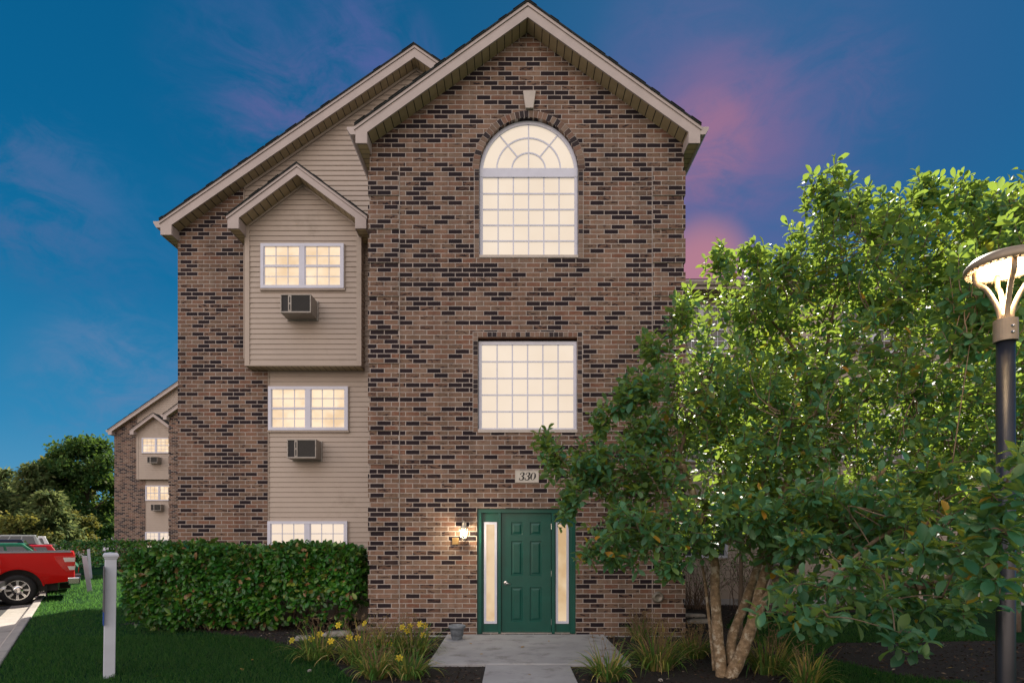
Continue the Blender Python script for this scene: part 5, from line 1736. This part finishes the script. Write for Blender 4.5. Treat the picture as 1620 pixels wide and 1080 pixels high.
def pickup(k, c, label, back=0, detail=True, pos=None):
    t = place_vehicle('pickup_truck', label, 'pickup truck', k, back, pos=pos)
    pm = carpaint('paint_' + str(k), c)
    W = 2.0
    wx_, fx = -1.18, -4.85
    poly = [(-.03, .60), (-.0, .70), (-.005, 1.30), (-.03, 1.38)] + [(-1.9, 1.37), (-2.12, 1.37), (-4.35, 1.30), (-5.0, 1.24), (-5.75, 1.14), (-5.88, .95), (-5.85, .55), (-5.5, .45)] + \
           arc(fx, .42, .52, 8, 172, 10) + [(-4.2 - 1.2, .46)][:0] + [(-4.28 + .0, .44)][:0]
    poly = [(-.03, .60), (0, .72), (-.005, 1.31), (-.03, 1.385), (-2.05, 1.37), (-4.30, 1.32), (-5.0, 1.26), (-5.72, 1.16), (-5.88, .95), (-5.85, .55), (-5.45, .46)] + \
           arc(fx, .42, .54, 172, 8, 10) + [(-4.2, .44), (-1.78, .44)] + arc(wx_, .42, .54, 172, 12, 12)
    body_loft('body', poly, W, pm, t, .05, .025)
    cabin(t, (-2.12, -4.55), (-2.35, -3.95), W, .07, .22, 1.34, 1.93, pm)
    # dark bed between the side rails
    mb = MB(); mb.box(-1.95, -.10, .12, W - .12, 1.375, 1.389); mb.build('bed_cover', M['black'], t, local=True)
    mb = MB()
    for yy_ in (.055, W - .055): mb.box(-2.0, -.06, yy_ - .03, yy_ + .03, 1.372, 1.398)
    mb.build('bed_rail', M['rail'], t, local=True)
    # wheel wells
    mb = MB()
    for cx in (wx_, fx): mb.box(cx - .6, cx + .55, .30, W - .30, .5, 1.1)
    mb.box(-5.6, -.35, .35, W - .35, .34, .60)
    mb.build('chassis', M['black'], t, local=True)
    for cx in (wx_, fx):
        wheel(t, cx, .13, .405, .26, side=-1); wheel(t, cx, W - .13, .405, .26, side=1)
    # flare lip over the rear arch
    for cx in (wx_, fx):
        mb = MB(); pts = arc(cx, .42, .56, 175, 8, 16); pin = arc(cx, .42, .525, 175, 8, 16)
        for i in range(15):
            a_, b_2, c_, d_ = pts[i], pts[i + 1], pin[i + 1], pin[i]
            mb.add([(a_[0], -.012, a_[1]), (b_2[0], -.012, b_2[1]), (c_[0], -.012, c_[1]), (d_[0], -.012, d_[1]), (a_[0], .05, a_[1]), (b_2[0], .05, b_2[1]), (c_[0], .05, c_[1]), (d_[0], .05, d_[1])],
                   [(0, 1, 2, 3), (0, 4, 5, 1), (3, 2, 6, 7)])
        mb.build('wheel_arch_lip', pm, t, local=True)
    # tail lamps wrap the corner
    for y0_, y1_ in ((.008, .16), (W - .16, W - .008)):
        mb = MB()
        ya = y0_ - .012 if y0_ < 1 else y0_; yb2 = y1_ if y0_ < 1 else y1_ + .012
        mb.prism_y([(.012, .86), (.012, 1.27), (-.42, 1.27), (-.40, 1.16), (-.28, .98), (-.15, .86)], ya, yb2)
        tl = mb.build('tail_lamp', M['lamp_red'], t, local=True, bevel=.008)
        mb = MB()
        mb.prism_y([(.018, 1.12), (.018, 1.235), (-.24, 1.235), (-.20, 1.12)], ya - .004, yb2 + .004)
        mb.prism_y([(.018, .90), (.018, 1.0), (-.14, 1.0), (-.10, .90)], ya - .004, yb2 + .004)
        mb.build('clear_lens', M['lamp_clear'], tl, local=True)
    mb = MB(); mb.box(-.14, .14, -.01, W + .01, .50, .70); mb.build('rear_bumper', M['chrome'], t, local=True, bevel=.03)
    mb = MB(); mb.box(.02, .15, .5, W - .5, .62, .726); mb.build('bumper_pad', M['black'], t, local=True)
    mb = MB(); mb.box(-6.0, -5.84, .04, W - .04, .45, .72); mb.build('front_bumper', M['chrome'], t, local=True, bevel=.03)
    mb = MB(); mb.box(-4.1, -1.86, -.03, .16, .36, .47); mb.box(-4.1, -1.86, -.0, .03, .30, .62)
    mb.build('side_step', M['chrome'], t, local=True, bevel=.02)
    mb = MB(); mb.box(-.60, -.585, .04, .26, .16, .55); mb.build('mud_flap', M['rubber'], t, local=True)
    mb = MB(); mb.box(-2.10, -2.095, -.004, .0, .5, 1.34); mb.box(-3.2, -3.195, -.004, 0, .5, 1.34); mb.build('door_seam', M['black'], t, local=True)
    mb = MB()
    mb.quad((-.0, -.004 + .02, .80), (-.7, -.002, .80), (-.7, -.002, .812), (-.0, .016, .812)); mb.build('crease', pm, t, local=True)
    return t


def saloon(k, c, label, back=0, L=4.7, roof=1.48, suv=False, name='parked_car', cat='car', pos=None):
    t = place_vehicle(name, label, cat, k, back, pos=pos)
    pm = carpaint('paint_' + name + str(k), c)
    W = 1.82
    wx_, fx = -.95, -L + .95
    belt = 1.02 if suv else .95
    rz = 1.0 if suv else .97
    poly = [(-.05, .38), (0, .55), (-.0, rz - .1), (-.08, rz), (-.9, belt + .02), (-3.3, belt), (-4.2, .84), (-L + .12, .72), (-L, .55), (-L + .06, .32)] + arc(fx, .33, .37, 172, 8, 9) + [(-2.3, .26)] + arc(wx_, .33, .37, 172, 8, 9)
    body_loft('body', poly, W, pm, t, .06, .04)
    if suv: cabin(t, (-.06, -3.35), (-.42, -2.6), W, .06, .22, belt - .03, roof, pm)
    else: cabin(t, (-.55, -3.30), (-1.35, -2.5), W, .06, .26, belt - .03, roof, pm)
    for cx in (wx_, fx):
        wheel(t, cx, .11, .33, .21, side=-1); wheel(t, cx, W - .11, .33, .21, side=1)
    mb = MB(); mb.box(-L + .3, -.2, .25, W - .25, .2, .5); mb.build('chassis', M['black'], t, local=True)
    for y0_, y1_ in ((.03, .28), (W - .28, W - .03)):
        mb = MB(); mb.box(-.10, .012, y0_, y1_, .68 if not suv else .7, .84 if not suv else 1.02); mb.build('tail_lamp', M['lamp_red'], t, local=True, bevel=.01)
        mb = MB(); mb.box(-L - .0, -L + .12, y0_, y1_, .56, .70); mb.build('headlight', M['lamp_clear'], t, local=True, bevel=.01)
    return t


pickup(0, (.44, .002, .001), 'bright red pickup truck, nearest, its tail overhanging the kerb', back=.08)
saloon(1, (.012, .13, .07), 'green car next to the red pickup, only its roof and window showing', roof=1.60)
saloon(2, (.38, .012, .02), 'crimson car, third from the camera in the kerb row', back=.35, roof=1.52, suv=True)
saloon(3.1, (.012, .016, .035), 'navy blue sport utility car behind the crimson car', back=1.3, L=4.9, roof=1.70, suv=True)
saloon(4.6, (.10, .010, .014), 'dark maroon car with red tail lamps showing past the crimson car', back=.25, roof=1.50)
saloon(0, (.70, .70, .72), 'white sport utility car towering behind the others', pos=(at(84, 38), 38, -.09), L=5.2, roof=1.86, suv=True)
pickup(9, (.32, .34, .34), 'silver-grey pickup at the far end of the row', back=-.2)
pickup(-1, (.30, .31, .32), 'silver pickup cut off by the left edge, only its chrome bumper showing', back=1.56)

# a few fallen leaves
mb = MB(); mb.add([tuple(p) for p in LEAF['v'] * np.array([.07, .07 * .6, .05]) + np.array([0, 0, .012])], LEAF['f'])
first = mb.build('fallen_leaf', M['leaf_fallen'], smooth=True)
setp(first, 'small dry fallen leaf lying flat on the lawn, bed or slab', 'leaf', 'fallen leaves scattered in front of the building')
spots = [(830, 1028, .046), (868, 1018, .046), (765, 1040, .046), (948, 1035, .046), (742, 1022, .046), (835, 1072, .036), (1380, 1068, .0), (1330, 1050, 0), (1440, 1045, 0), (1500, 1060, 0),
         (300, 1030, 0), (215, 1045, 0), (90, 1020, 0), (380, 1060, 0), (120, 975, 0), (250, 1072, 0), (400, 1045, 0), (1255, 1040, 0), (1540, 1030, 0), (1480, 1012, 0)]
for i, (px, py, z) in enumerate(spots):
    o = first if i == 0 else first.copy()
    if i: C.objects.link(o)
    x, y = gp(px, py)
    o.location = (x, y, z + (.02 if z == 0 else 0)); o.rotation_euler = (random.uniform(-.2, .2), random.uniform(-.2, .2), random.uniform(0, 6.28))
    o.scale = [random.uniform(.6, 1.1)] * 3
    where = 'porch slab or path' if z else ('dark lawn right of the magnolia' if px > 1200 else 'shaded lawn left of the flower bed')
    o['label'] = 'small dry fallen leaf lying flat on the ' + where
